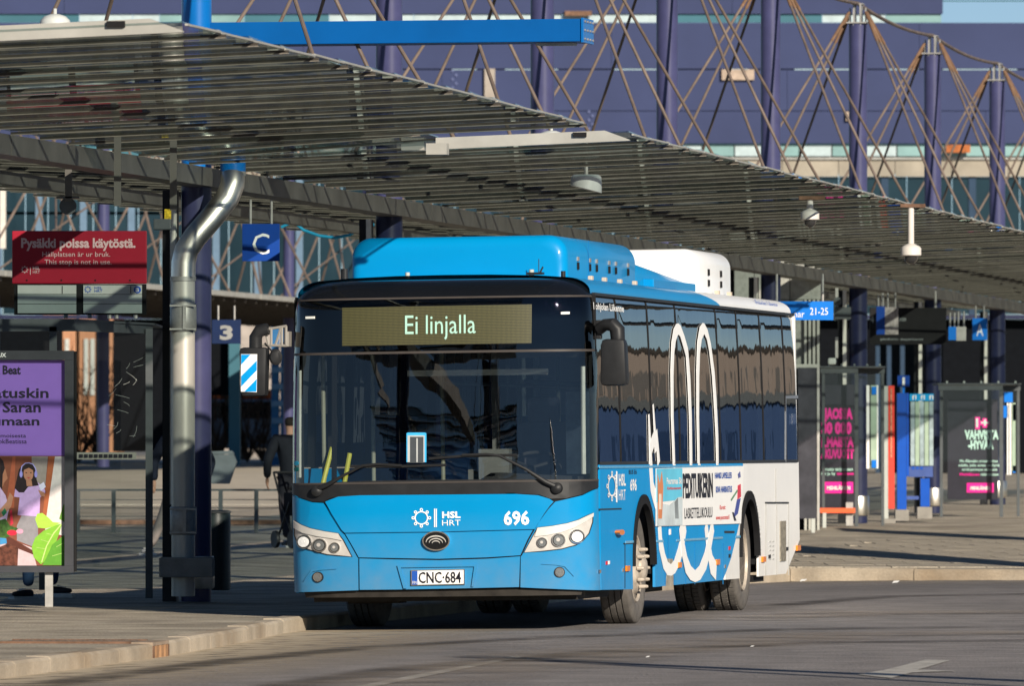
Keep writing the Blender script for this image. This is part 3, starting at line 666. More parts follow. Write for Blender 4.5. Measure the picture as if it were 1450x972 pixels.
for row in range(9):
    for x in (-.98, -.55, .55, .98):
        y = 3.2+row*.85
        if row in (3, 4) and x < 0: continue
        if seatme is None:
            o = MB().box((0, 0, .45), (.42, .42, .08), bev=.03).box((0, .22, .82), (.42, .08, .75), bev=.03).box((0, .05, .2), (.3, .3, .4)).build('passenger_seat', SEATB, bus, 40); seatme = o.data
        else: o = bpy.data.objects.new('passenger_seat', seatme); COL.objects.link(o); o.parent = bus
        o.location = (x, y, .4+(.25 if row > 5 else 0))
# sticker on the windscreen: blue framed white paper
st = fp(FR([(576, 614), (578, 613), (602, 613), (604, 614), (604, 655), (576, 655)]), mat('sticker_blue', (.05, .42, .8), .4, emit=(.05, .4, .8), estr=0), 'screen_frame', off=.010, th=.004)
fp(FR([(577.5, 617), (601.5, 617), (601.5, 655), (577.5, 655)]), mat('sticker_grey', (.45, .47, .47), .4), 'screen_paper', st, off=.012, th=.002)
fp(FR([(581, 619), (600, 619), (600, 656), (581, 656)]), mat('sticker_dark', (.06, .07, .08), .4), 'screen_slot', st, off=.013, th=.002)
fp(FR([(590, 621), (592, 621), (592, 655), (590, 655)]), mat('sticker_grey', (.6, .62, .62), .4), 'screen_strip', st, off=.0145, th=.002)
for y, cc in ((656.5, (.02, .3, .5)), (665, (.0, .12, .12))): fp(FR(disc(421, y, 3.2, 3.2, 0, 16)), mat('dot%d' % y, cc, .4), 'round_sticker', off=.012, th=.004)
# wipers
def wiper(path, blade, piv):
    w = MB(); P = [fmapf(*fr(*p), .035) for p in path]; w.tube(P, [.02, .02]+[.012]*(len(P)-2), 8)
    o = w.build('wiper_arm', BLACKP, bus, 40)
    B = [fmapf(*fr(*p), .022) for p in blade]; MB().tube(B, .012, 6).build('wiper_blade', BLACKP, o)
    MB().lathe([(.05, .02), (.045, -.03), (.02, -.05)], fmapf(*fr(*piv), .01), 'y', 16).build('wiper_pivot', BLACKP, o, 40)
wiper([(452, 693), (466, 687), (490, 673), (515, 660), (535, 658), (570, 660)], [(497, 661), (570, 661), (632, 659)], (450, 696))
wiper([(787, 690), (772, 683), (745, 665), (708, 646), (690, 644), (655, 645)], [(608, 650), (660, 646), (732, 645)], (788, 692))
# side windows
SWG = glass('side_window_glass', (.07, .085, .10), 2.9, bump=.0065, bscale=.8, stretch=(1, 1.3, .8))
xs = [846.5, 877, 921, 961, 1018, 1047, 1079.5, 1111.5]; us = [sd(x, 560)[0] for x in xs]; us[0] = .52
us.append(12.02)
for f in (smapf, smapl):
    for a, b in zip(us[:-1], us[1:]):
        sp([(a+.004, 1.385), (b-.004, 1.385), (b-.004, 2.79), (a+.004, 2.79)], SWG, 'side_window', off=0, th=.008, f=f, step=.25)
for s in (1, -1):
    for u in us[1:-1]: MB().b2((s*1.17, u-.035, 1.38), (s*1.232, u+.035, 2.75)).build('window_pillar', BLACKM, bus)
    MB().b2((s*1.24, 12.02, .62), (s*1.287, 12.10, 2.80)).build('rear_corner_trim', WHITE, bus)
for u in us[1:-1]: sp(ribbon([(u, 1.39), (u, 2.785)], .03), BLACKM, 'window_seal', off=.006, th=.008)
sp([(.52, 1.372), (12.0, 1.372), (12.0, 1.40), (.52, 1.40)], BLACKP, 'window_seal', off=.006, th=.008)
# small hatch in the last window
sp(ribbon(SD([(1112, 655), (1112, 563), (1129, 562.5)]), .03), mat('hatch_edge', (.25, .27, .3), .3, metal=.5), 'hatch_frame', off=.008, th=.008)
squad(1120, 587, 1124, 601, CHROME, 'hatch_handle', .02, .02)
# white loops of the livery
loopA = [(953, 657), (950.6, 590), (950.2, 530), (951.5, 492), (954, 475), (957, 467.5), (959, 466), (962, 469), (967, 484), (971.5, 500), (974, 535), (976.3, 590), (977.2, 657)]
loopB = [(988, 657), (986.8, 590), (986.8, 530), (988, 492), (991, 472), (994.5, 466), (996, 466), (1000, 474), (1004, 492), (1008.8, 530), (1011.5, 570), (1014, 620), (1014.6, 657)]
def stroke(pts, w, name='white_loop', off=.010): 
    P = SD(pts); P = [(u, max(.312+.05, z)) for u, z in P]; sp([(a, max(.312, b)) for a, b in ribbon(P, w)], DECAL, name, off=off, th=.003, step=.3)
wA = [.12, .13, .15, .15, .13, .11, .10, .11, .13, .15, .16, .14, .13]
stroke(loopA, wA); stroke(loopB, wA)
stroke([(920, 657), (922, 690), (924.5, 700), (929, 715)], .16)
for x in (953.5, 977.2, 989, 1014.6): stroke([(x, 657), (x, 664)], .12)
stroke([(932.5, 744), (934, 770), (939, 795), (944, 806), (949, 808), (954, 803), (960, 788), (965, 768), (969, 743)], [.17, .18, .16, .12, .10, .12, .16, .18, .16])
stroke([(962, 744), (965, 775), (970, 800), (976, 812), (982.5, 817), (989, 812), (997, 795), (1003, 770), (1008, 743)], [.17, .18, .17, .13, .11, .13, .17, .18, .16], off=.013)
stroke([(998, 743), (1001, 770), (1006, 800), (1013, 826)], [.16, .18, .2, .22], off=.011)
stroke([(917.5, 587), (920, 657)], [.05, .16]); stroke([(923.5, 573), (927.5, 640)], [.05, .13]); stroke([(918.5, 638), (926, 618)], [.12, .12], off=.012)
stroke([(928, 610), (931.5, 657)], [.08, .13])
# side logo and numbers
gear(865, 689, 21, smapf, sd, off=.010, xs=.37)
stroke([(872, 668), (872, 712)], .05, 'logo_bar')
ft_('HSL', DECAL, 875.3, 688, 15.5, .36, bold=.03); ft_('HRT', DECAL, 875.3, 709, 15, .36)
ft_('696', DECAL, 891.5, 695, 15.5, .34, bold=.03); ft_('BUS E6', TXTK, 889.5, 672, 6, .42, bold=.02)
ft_('Pohjolan Liikenne', DECAL, 839.6, 438, 9.5, 1.55, bold=.02)
text('Pohjolan Liikenne', TXTB, 'lettering', bus, (9.95, 2.87), None, None, .075, 1.4, fmap=lambda u, w, off: Vector((hw(2.82)-.02+.01-(w-2.87)*.5, u, w)), off=0)
# advertising banner
SKY1 = mat('banner_sky', (.12, .50, .68), .5, var=.12, vscale=2); SNOW = mat('banner_snow', (.55, .62, .64), .5, var=.25, vscale=3)
ban = sp(SD([(926.5, 664), (1051, 660.5), (1047, 742), (926.5, 746)]), DECAL, 'advert_banner', off=.016, th=.004)
sp(SD([(926.7, 664.5), (963.5, 663.5), (963.5, 708), (926.7, 712)]), SKY1, 'banner_sky', ban, off=.018, th=.002)
sp(SD([(926.7, 712), (945, 716), (957, 705), (963.5, 704), (963.5, 744), (926.7, 745.5)]), SNOW, 'banner_snow', ban, off=.019, th=.002)
sp(SD([(952, 712), (957, 705), (958, 735), (953, 735)]), mat('banner_shade', (.22, .25, .26), .6, var=.3), 'banner_rock', ban, off=.020, th=.002)
sp(SD([(928, 672), (931, 686), (934, 668), (936, 690), (934, 735), (929, 735)]), mat('banner_orange', (.62, .22, .09), .5), 'banner_animal', ban, off=.021, th=.002)
sp(SD([(930, 700), (933, 700), (933, 722), (930, 722)]), mat('banner_cream', (.75, .62, .5), .5), 'banner_animal_face', ban, off=.023, th=.002)
B_ = lambda s, m, x, y, h, w, b=.0: ft_(s, m, x, y, h, w, 'banner_lettering', .020, b, ban)
B_('Peuramaa Ski', TXTW, 941, 686, 9, .85, .02); B_('Kirkkonummi', TXTR, 942, 694, 4, .75, .02)
B_('PEDITUIKERIN', TXTK, 964.3, 705, 34, 1.72, .03); B_('LASKETTELUKOULU', TXTK, 966.5, 735, 15.5, 1.6, .0)
B_('HANKI LAPSELLESI', TXTB, 1009.5, 678, 8.5, 1.0, .02); B_('KIVA HARRASTUS', TXTB, 1011, 698, 9, .96, .02)
B_('Kurssit:', TXTR, 1016.5, 722, 6.5, .34, .01); B_('www.peuramaa.fi', TXTR, 1011, 736.5, 6.5, .8, .01)
for poly, c in (([(1042, 672), (1045, 668), (1046, 676), (1043, 678)], (.1, .12, .3)), ([(1042, 688), (1046, 686), (1046.5, 704), (1041.5, 708)], (.6, .05, .08)), ([(1041, 708), (1046, 706), (1042, 728), (1036, 734)], (.06, .08, .3)), ([(1034, 726), (1036, 726), (1040, 738), (1037, 738)], (.03, .03, .05)), ([(1032, 708), (1041, 694), (1042, 696), (1033, 710)], (.12, .25, .15))):
    sp(SD(poly), mat('skier%s' % str(c), c, .5), 'banner_skier', ban, off=.020, th=.002)
# wheels
def wheel(u, v, s, front, width=.275):
    """s: +1 on the right in the picture; v: outer face"""
    x1 = v; x0 = v-s*width
    w = bpy.data.objects.new('wheel', None); COL.objects.link(w); w.parent = bus; w.location = (0, 0, 0)
    r = .478; sh = .03; g = .010; pr = [(.30, x0), (.40, x0-s*.004), (.455, x0+s*.005), (.474, x0+s*.02)]
    nr = 4 if front else 3; span = width-.05; seg = span/nr
    for k in range(nr):
        a = x0+s*(.025+k*seg); pr += [(r, a+s*.006), (r, a+s*(seg-.006))]
        if k < nr-1: pr += [(r-.02, a+s*(seg-.004)), (r-.02, a+s*(seg+.005))]
    pr += [(.474, x1-s*.02), (.455, x1-s*.005), (.40, x1+s*.004), (.33, x1-s*.006), (.295, x1-s*.03)]
    t = MB().lathe([(a, b) for a, b in pr], (0, u, r), 'x', 72); o = t.build('tyre', RUBBER, w, 35)
    if not front: # tread blocks across the ribs
        m = MB()
        for k in range(60):
            for q in range(3):
                a = 2*math.pi*(k+.5*(q % 2))/60; y = u+math.cos(a)*(r+.001); z = r+math.sin(a)*(r+.001)
                m.box((x0+s*(.025+(q+.5)*seg), y, z), (seg-.02, .040, .012), Matrix.Rotation(a-math.pi/2, 3, 'X'))
        b = m.build('tread_blocks', RUBBER, w); b['kind'] = 'stuff'
    dep = .0 if front else -.13
    if front: p = [(.30, x1-s*.03), (.288, x1-s*.01), (.275, x1-s*.012), (.262, x1-s*.05), (.235, x1-s*.05), (.20, x1-s*.0), (.16, x1+s*.02), (.12, x1+s*.03), (.115, x1+s*.05), (.07, x1+s*.075), (.0, x1+s*.08)]
    else: p = [(.30, x1-s*.03), (.292, x1-s*.005), (.278, x1-s*.005), (.262, x1-s*.05), (.255, x1-s*.14), (.22, x1-s*.16), (.13, x1-s*.15), (.12, x1-s*.06), (.10, x1-s*.04), (.0, x1-s*.035)]
    MB().lathe(p, (0, u, r), 'x', 40).build('rim', RIM, w, 35)
    nb = MB()
    for k in range(10):
        a = 2*math.pi*k/10; rr = .168; xx = x1+s*(.02 if front else -.16)
        nb.lathe([(.017, 0), (.017, s*.04), (.01, s*.06)], (xx, u+rr*math.cos(a), r+rr*math.sin(a)), 'x', 8)
    nb.build('wheel_nuts', RIM, w, 35)['kind'] = 'stuff'
    hb = MB()
    for k in range(8):
        a = 2*math.pi*(k+.5)/8; rr = .235; hb.lathe([(.022, 0), (.022, s*.004)], (x1-s*.0485 if front else x1-s*.150, u+rr*math.cos(a), r+rr*math.sin(a)), 'x', 10)
    hb.build('rim_holes', BLACKM, w)['kind'] = 'stuff'
wheel(UW1, 1.25, 1, True); wheel(UW1, -1.25, -1, True)
for s in (1, -1): wheel(UW2, s*1.25, s, False, .27); wheel(UW2, s*.91, s, False, .27)
# mirrors
mr = MB(); c = fmapf(1.25, 2.4)
def bl_(px, py, y): # pixel -> point at local y on the bus
    o = BMI @ EYE; d = BMI.to_3x3() @ ray(px, py); t = (y-o.y)/d.y; return o+d*t
def boxpix(x0, y0, x1, y1, yc, dep, m, name, parent=bus, bev=.03, taper=0):
    a = bl_(x0, y1, yc); b = bl_(x1, y0, yc); cc = (a+b)/2
    mb = MB().box(cc, (abs(b.x-a.x), dep, abs(b.z-a.z)), bev=bev)
    if taper:
        for v in mb.v: v.x = cc.x+(v.x-cc.x)*(1+taper*(v.z-cc.z)/abs(b.z-a.z))
    return mb.build(name, m, parent, 40)
m1 = boxpix(852.5, 480, 888, 547, .42, .18, BLACKP, 'side_mirror', bev=.045, taper=-.12)
MB().tube([bl_(849, 466, .50), bl_(857, 460, .46), bl_(868, 460, .42), bl_(874, 467, .42), bl_(875, 482, .42)], [.05, .05, .06, .065, .06], 12).build('mirror_arm', BLACKP, m1, 40)
MB().box(bl_(848, 467, .54), (.05, .06, .16), bev=.01).build('mirror_bracket', BLACKP, m1)
m2 = boxpix(342.5, 492, 379, 562, .25, .16, BLACKP, 'side_mirror', bev=.035, taper=.14)
MB().tube([bl_(362, 494, .25), bl_(362, 478, .25), bl_(367, 469, .25), bl_(380, 466, .25)], [.055, .055, .055, .05], 12).build('mirror_arm', BLACKP, m2, 40)
def seg(p, q, r, y=.28): return MB().tube([bl_(*p, y), bl_(*q, y)], r, 8)
tr = MB()
for p, q in (((370, 468), (406, 462)), ((370, 489), (406, 490)), ((405, 462), (405, 490)), ((376, 468), (380, 489)), ((384, 466), (384, 489)), ((398, 464), (390, 489)), ((399, 463), (399, 490))):
    tr.tube([bl_(*p, .28), bl_(*q, .28)], .012, 6)
tr.b2(bl_(406, 491, .3), bl_(414, 470, .45)).build('mirror_bracket', mat('mirror_bracket_grey', (.33, .31, .28), .5, metal=.3), m2)
md = MB().lathe([(.02, .03), (.065, .01), (.07, -.02), (.05, -.035)], bl_(391, 506, .2), 'y', 18); 
for v in md.v: v.x = bl_(391, 506, .2).x+(v.x-bl_(391, 506, .2).x)*.8
md.tube([bl_(391, 506, .24), bl_(380, 492, .27), bl_(375, 486, .27)], .008, 6).build('round_mirror', BLACKP, m2, 40)
a = bl_(342.5, 490, .16)
def mplate(px, py, off=0): p = bl_(px, py, .25); return Vector((p.x, .168-off, p.z))
MB().add([mplate(344, 502), mplate(367, 502), mplate(366.5, 556), mplate(344, 555)], [(0, 1, 2, 3)]).build('stripe_plate', DECAL, m2)
SB = mat('stripe_blue', (.0, .28, .68), .4)
for P in ([(344.5, 502.5), (358, 502.5), (344.5, 517)], [(366.5, 511), (366.5, 525), (344.5, 548), (344.5, 533)], [(366.5, 537), (366, 555), (349, 555)]):
    MB().add([mplate(*p, .003) for p in P], [list(range(len(P)))]).build('stripe', SB, m2)
# roof pods
def pod(u0, u1, hwd, z0, z1, m, name, rad=.13, fade=0):
    nz = 8; V = []; n = 0
    sec = [(-hwd-.03, z0), (-hwd, z0+.05)]
    for k in range(nz+1): a = math.pi/2*k/nz; sec.append((-hwd+rad-rad*math.cos(a), z1-rad+rad*math.sin(a)))
    sec += [(-x, z) for x, z in sec[::-1]]
    rings = [(u0, .0, .0)]
    R2 = .09; us_ = []
    for k in range(5): a = math.pi/2*k/4; us_.append((u0+R2*(1-math.cos(a)), R2*(1-math.sin(a))))
    us_ += [(u1-R2, 0)]+[(u1-R2*(1-math.cos(math.pi/2-math.pi/2*k/4)), R2*(1-math.cos(math.pi/2*k/4))) for k in range(1, 5)]
    for u, ins in us_:
        for x, z in sec:
            sx_ = (abs(x)-ins)/abs(x) if abs(x) > .01 else 1; zz = z-(ins if z > z0+.1 else 0)
            if fade: zz = z0+(zz-z0)*(1-fade*max(0, (u-u0)/(u1-u0))**1.6)
            V.append((x*sx_, u, zz))
    n = len(sec); N_ = len(us_)
    F = [(j*n+i, j*n+i+1, (j+1)*n+i+1, (j+1)*n+i) for j in range(N_-1) for i in range(n-1)]+[list(range(n))[::-1], [(N_-1)*n+i for i in range(n)]]
    return MB().add(V, F).build(name, m, bus, 45)
p1 = pod(1.0, 4.65, .93, 2.93, 3.325, BLUE, 'roof_pod', .17)
p2 = pod(4.7, 7.9, .90, 2.93, 3.19, BLUE, 'roof_fairing', .14, .5)
p3 = pod(8.15, 10.2, .93, 2.93, 3.37, WHITE, 'roof_pod', .15)
for q_ in (p1, p2, p3): q_.location.x = .028
def podbox(u, z, du, dz, m, name, parent, x=.935, dx=.012): return MB().box((x, u, z), (dx, du, dz)).build(name, m, parent)
for k, u in enumerate((1.55, 2.15, 2.5, 3.15, 3.5, 4.15)): podbox(u, 3.13, .07, .035, GALV, 'pod_latch', p1); podbox(u, 3.07, .07, .06, BLACKM, 'pod_slot', p1)
for u in (1.8, 2.5, 3.3, 4.1): MB().box((1.0, u, 2.965), (.04, .08, .05), bev=.008).build('pod_bracket', mat('bracket_tan', (.5, .42, .33), .6), p1)
podbox(2.1, 3.12, .012, .36, mat('blue_seam', (.004, .16, .4), .5), 'pod_seam', p1, .933, .004)
for u in (8.75, 9.5): podbox(u, 3.16, .08, .06, BLACKM, 'pod_slot', p3); podbox(u, 3.06, .08, .06, BLACKM, 'pod_slot', p3); MB().box((.99, u+.15, 2.965), (.04, .08, .05)).build('pod_bracket', MATS['bracket_tan'], p3)
MB().b2((.88, 5.2, 2.95), (1.02, 7.6, 3.03), bev=.01).build('roof_rail', BLUE, bus)
def roofbit(px, py0, py1, r, y, m, name):
    a = bl_(px, py1, y); b = bl_(px, py0, y); MB().tube([a-Vector((0, 0, .05)), b], r, 12).build(name, m, bus, 40)
roofbit(488, 381, 393, .034, .75, BLACKP, 'roof_vent'); roofbit(577, 386, 391, .02, .8, PANELW, 'roof_cap'); roofbit(752.5, 382, 390, .022, .8, PANELW, 'roof_cap'); roofbit(797.5, 384, 391, .02, .8, BLACKP, 'roof_cap')
MB().tube([bl_(763, 388, .8), bl_(763, 367, .8)], .004, 5).tube([bl_(764, 388, .8), bl_(769, 378, .8)], .008, 5).b2(bl_(748, 389.5, .85), bl_(768, 385.5, .75)).build('antenna', BLACKP, bus)

# ================================================================== CANOPY ROW
RA = R(9.15); ROW0 = W(278, 632, 79); ROW0.z = 0
RM = Matrix.Translation(ROW0) @ Matrix.Rotation(-RA, 4, 'Z'); RMI = RM.inverted()
def row(l, s, z=0): return RM @ Vector((l, s, z))
S = 10.3
ZE, ZB = 4.30, 4.13; LE = 4.44
def zc(l): return ZB+(ZE-ZB)*(abs(l)-.2)/(LE-.2)
PITCHP = 1.145
class Shared: pane = {}; bar = {}
def wingmesh(side):
    if side in Shared.pane: return
    a, b = .22*side, LE*side; h = .55*PITCHP; t = .012; d = .013
    V = []
    for l in (a, b):
        z = zc(l)
        V += [(l, -h, z+d), (l, h-.02, z-d), (l, h-.02, z-d+t), (l, -h, z+d+t)]
    o = MB().add(V, [(0, 1, 2, 3), (4, 7, 6, 5), (0, 4, 5, 1), (1, 5, 6, 2), (2, 6, 7, 3), (3, 7, 4, 0)]).build('glass_pane', PANE); Shared.pane[side] = o.data; bpy.data.objects.remove(o)
    V = []
    for l in (a, b+.05*side):
        z = zc(l)-.012
        V += [(l, h-.05, z-.024), (l, h-.02, z-.024), (l, h-.02, z-.002), (l, h-.05, z-.002)]
    mbb = MB().add(V, [(0, 1, 2, 3), (4, 7, 6, 5), (0, 4, 5, 1), (1, 5, 6, 2), (2, 6, 7, 3), (3, 7, 4, 0)])
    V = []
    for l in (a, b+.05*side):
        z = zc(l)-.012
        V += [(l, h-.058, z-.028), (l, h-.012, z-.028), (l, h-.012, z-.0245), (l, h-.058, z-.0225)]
    o = mbb.add(V, [(0, 1, 2, 3), (4, 7, 6, 5), (0, 4, 5, 1), (1, 5, 6, 2), (2, 6, 7, 3), (3, 7, 4, 0)], 1).build('glazing_bar', [BAR, mat('bar_flange_glint', (.24, .215, .18), .45, var=.25, vscale=3)]); Shared.bar[side] = o.data; bpy.data.objects.remove(o)  # pale flange added so each dark bar carries a painted glint
    V = MB().box((b-.04*side, h-.04, zc(b)+.0), (.11, .05, .028)).box((b+.02*side, 0, zc(b)+.0), (.02, PITCHP, .014)).build('edge_bracket', FASC); Shared.pane[side*10] = V.data; bpy.data.objects.remove(V)
def canopy(s0, s1, label, right=True, left=True):
    c = thing('glass_canopy', label, 'canopy', row(0, s0), -RA, 'glass canopy sections over the bus stops')
    n = int(round((s1-s0)/PITCHP)); L = n*PITCHP
    for side in ([1] if right else [])+([-1] if left else []):
        wingmesh(side)
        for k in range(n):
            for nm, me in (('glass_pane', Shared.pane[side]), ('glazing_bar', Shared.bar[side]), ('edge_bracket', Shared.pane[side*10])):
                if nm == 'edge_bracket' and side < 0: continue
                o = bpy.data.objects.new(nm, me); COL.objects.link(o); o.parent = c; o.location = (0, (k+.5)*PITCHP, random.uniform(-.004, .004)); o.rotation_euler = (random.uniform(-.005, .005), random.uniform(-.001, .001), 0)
        # fascias at both ends
        for y, t in ((-.03, .03),):
            V = []
            for l, hh in (((2.7 if s0 > -10 and side > 0 and y < 0 else .2)*side, .06), ((LE-.22)*side, .055), (LE*side, -.035)):
                z = zc(l); V += [(l, y-t, z-.055), (l, y+t, z-.055), (l, y+t, z+hh-.01), (l, y-t, z+hh-.01)]
            F = []
            for q in (0, 4): F += [(q, q+4, q+5, q+1), (q+1, q+5, q+6, q+2), (q+2, q+6, q+7, q+3), (q+3, q+7, q+4, q)]
            MB().add(V, F+[(0, 1, 2, 3), (8, 11, 10, 9)]).build('end_fascia', FASC, c)
        # long purlins above the glass
        for l in (1.95,):
            z = zc(l)+.06; MB().b2((l*side-.04, 0, z), (l*side+.04, L, z+.08)).build('purlin', BEAM, c)
    # transverse ribs above the glass where the rods land
    return c, L
c1, L1 = canopy(-22.7, -6.0, 'nearest glass canopy section with aluminium end fascia, top left above the red stop sign')
c2, L2 = canopy(-2.6, 86, 'long second glass canopy section running from above the bus roof pod to the right')
MB().b2((LE-.5, -.09, ZE-.02), (LE-.38, -.065, ZE+.02)).build('fascia_label', BLACKM, c1)
MB().b2((LE-.5, -.09, ZE-.02), (LE-.38, -.065, ZE+.02)).build('fascia_label', BLACKM, c2)
# inner part of the glazing runs on through the notch between the two sections
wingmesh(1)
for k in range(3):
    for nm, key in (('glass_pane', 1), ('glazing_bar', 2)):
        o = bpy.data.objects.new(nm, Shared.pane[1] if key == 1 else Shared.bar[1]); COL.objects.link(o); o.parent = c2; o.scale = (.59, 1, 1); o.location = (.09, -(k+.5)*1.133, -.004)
for k in range(3): o = bpy.data.objects.new('glass_pane', Shared.pane[-1]); COL.objects.link(o); o.parent = c2; o.location = (0, -(k+.5)*1.133, 0)
c0, L0 = canopy(-62, -27.2, 'glass canopy section nearest the viewer, outside the frame at the left')
# main beams (gutter)
for k, (x0, y0, x1, y1) in enumerate(((528, 195, 556, 203), (569, 195, 602, 213), (604, 203, 634, 219))):
    a_ = RMI @ W(x0, y1, 76.6-k*.5); b_ = RMI @ W(x1, y0, 76.6-k*.5); s_ = -2.6
    MB().b2((a_.x, a_.y-s_-.03, a_.z), (b_.x, a_.y-s_+.1, b_.z)).build('notch_bracket', FASC, c2)
gb = thing('canopy_beam', 'long grey steel beam carrying the canopy from mast to mast', 'beam', row(0, -26), -RA)
for k in range(0, 12): MB().b2((-.06, k*S-3.4+.01, 3.93), (.2, (k+1)*S-3.4-.01, 4.10)).build('beam_section', BEAM, gb)
gb2 = thing('rear_canopy_beam', 'second dark steel beam behind the main one under the rear canopy wing', 'beam', row(-2.2, -26), -RA)
MB().b2((-.06, 0, 4.02), (.06, 112, 4.14)).build('beam_section', BEAM, gb2)
# masts with rods
def mast(n, label):
    c = row(0, n*S); gz = pav_z(c.y); m = thing('canopy_mast', label, 'mast', (c.x, c.y, gz), -RA, 'purple masts carrying the canopy')
    H = 8.26-gz
    top = BRIGHTB if n == 0 else PURPLE
    MB().tube([(0, 0, 0), (0, 0, 4.0-gz)], .14, 20).build('lower_shaft', PURPD if n > 0 else PURPLE, m, 40)  # darker copy of the mast paint stands for shade under the canopy
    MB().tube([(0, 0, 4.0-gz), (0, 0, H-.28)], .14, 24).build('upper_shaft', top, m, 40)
    MB().b2((-.30, -.10, 0), (-.17, .02, 3.9-gz)).build('cable_channel', BLACKP, m)
    MB().b2((-.215, -.17, .9), (-.165, -.10, 3.9-gz)).build('steel_strip', mat('bright_strip', (.75, .72, .64), .45), m)
    MB().lathe([(.16, .12), (.17, .14), (.17, .40), (.16, .42)], (0, 0, 0), 'z', 20).build('steel_collar', STEEL, m, 40)
    hd = MB()
    for s in (-1, 1): hd.b2((s*.05-.012, -.13, H-.32), (s*.05+.012, .13, H)); hd.b2((s*.12-.01, -.04, H-.3), (s*.12+.01, .04, H-.05))
    hd.b2((-.16, -.16, H-.29), (.16, .16, H-.27)); hd.b2((-.09, -.12, H+.0), (.09, .12, H+.015)); hd.build('mast_head', GALV, m)
    for s in (-1, 1):
        for b in (-S/3, 0, S/3):
            p = Vector((s*.13, b*.02, H-.12)); q = Vector((s*1.95, b, zc(1.95)-gz+.12)); k = p.lerp(q, .12)
            r = MB().tube([p, q], .019, 8).build('stay_rod', ROD, m, 40)
            MB().tube([p, k], .024, 8).build('turnbuckle', mat('rod_end_rust', (.17, .10, .06), .7, var=.3), r, 40)
    if n >= 3: # sagging cable to the next mast
        pts = [Vector((0, t*S, H+.02-.75*4*t*(1-t)*.12)) for t in [i/10 for i in range(11)]]; MB().tube(pts, .03, 6).build('mast_cable', ROD, m, 40)
    return m
ords = ['left mast with bright blue top, beside the big steel downpipe', 'purple mast rising above the blue beam, second from the left', 'purple mast behind the right end of the blue beam', 'purple mast to the right of the blue beam, fourth from the left', 'purple mast in front of the facade, fifth from the left', 'purple mast whose head touches the top frame edge', 'purple mast below the corner of the building roof, third from the right edge', 'purple mast near the right edge with its head below the sky', 'purple mast just outside the right edge', 'far purple mast beyond the right edge']
for n in range(9): mast(n, ords[n])
mast(-2, 'purple mast far left outside the frame, carrying the nearest canopy section')
mast(-4, 'purple mast outside the frame on the left, nearer to the viewer'); mast(-5, 'purple mast outside the frame on the left, nearest to the viewer')
# blue gantry beam from the first mast
a = W(296, 45, 79.2); b = W(838, 42.5, 78.3); d = (b-a); d.z = 0; ang = 0
gan = thing('gantry_beam', 'bright blue steel box beam reaching right from the first mast above the canopy', 'beam', (a.x-.15, a.y, a.z-.03), R(-12))
Lb = (b.x-a.x)/math.cos(R(12))+.1
MB().b2((0, -.22, -.105), (Lb, .22, .105), bev=.008).build('box_beam', mat('beam_blue_shaded', (.0, .085, .30), .4, var=.08, vscale=2), gan)  # darker copy of the gantry blue, shade of the front painted in
MB().b2((Lb, -.235, -.115), (Lb+.025, .235, .112), bev=.004).build('end_plate', BRIGHTB, gan)
mb = MB()
for y in (-.18, -.06, .06, .18):
    for z in (-.08, 0, .08): mb.lathe([(.012, 0), (.012, .012)], (Lb+.025, y, z), 'x', 8)
mb.build('bolts', GALV, gan); MB().b2((Lb-.45, -.08, -.13), (Lb-.1, .08, -.107)).build('foot_plate', GALV, gan)
# downpipe on the first mast
pp = [W(330, 200, 78.6), W(330, 246, 78.6), W(329, 262, 78.5), W(322, 280, 78.5), W(300, 308, 78.45), W(276, 336, 78.4), W(264, 354, 78.4), W(260, 372, 78.4), W(259.5, 395, 78.4), W(259.5, 845, 78.4)]
o0 = pp[-1].copy(); dp = thing('downpipe', 'large bent stainless steel downpipe on the left mast', 'pipe', o0)
MB().tube([p-o0 for p in pp[1:-1]], .112, 24).build('bent_section', STEEL, dp, 50)
MB().tube([pp[-2]-o0-Vector((0, 0, .01)), Vector((0, 0, .0))], .108, 24).build('straight_section', mat('painted_steel_pipe', (.50, .48, .43), .42, metal=.35, var=.2, vscale=3, stretch=(1, 1, .3)), dp, 50)
MB().tube([pp[0]-o0, pp[1]-o0-Vector((0, 0, -.02))], .118, 20).build('blue_sleeve', BRIGHTB, dp, 50)
for p in (pp[-2], pp[1]): MB().tube([p-o0-Vector((0, 0, .02)), p-o0+Vector((0, 0, .02))], .118, 24).build('pipe_joint', GALV, dp, 50)
for y in (450, 738):
    q = W(259.5, y, 78.4)-o0; MB().lathe([(.116, -.13), (.122, -.12), (.122, .12), (.116, .13)], q, 'z', 24).b2(q+Vector((.0, -.14, -.11)), q+Vector((.03, -.11, .11))).b2(q+Vector((-.12, -.13, .10)), q+Vector((.12, -.115, .115))).b2(q+Vector((-.12, -.13, -.115)), q+Vector((.12, -.115, -.10))).build('pipe_clamp', GALV, dp, 40)
q = W(265, 804, 78.3); MB().b2((-.25, -.2, -.09), (.24, .35, .09), bev=.01).build('mast_footing', CONC).location = q
tag(bpy.data.objects['mast_footing'], 'concrete block collar at the foot of the steel downpipe', 'concrete block')
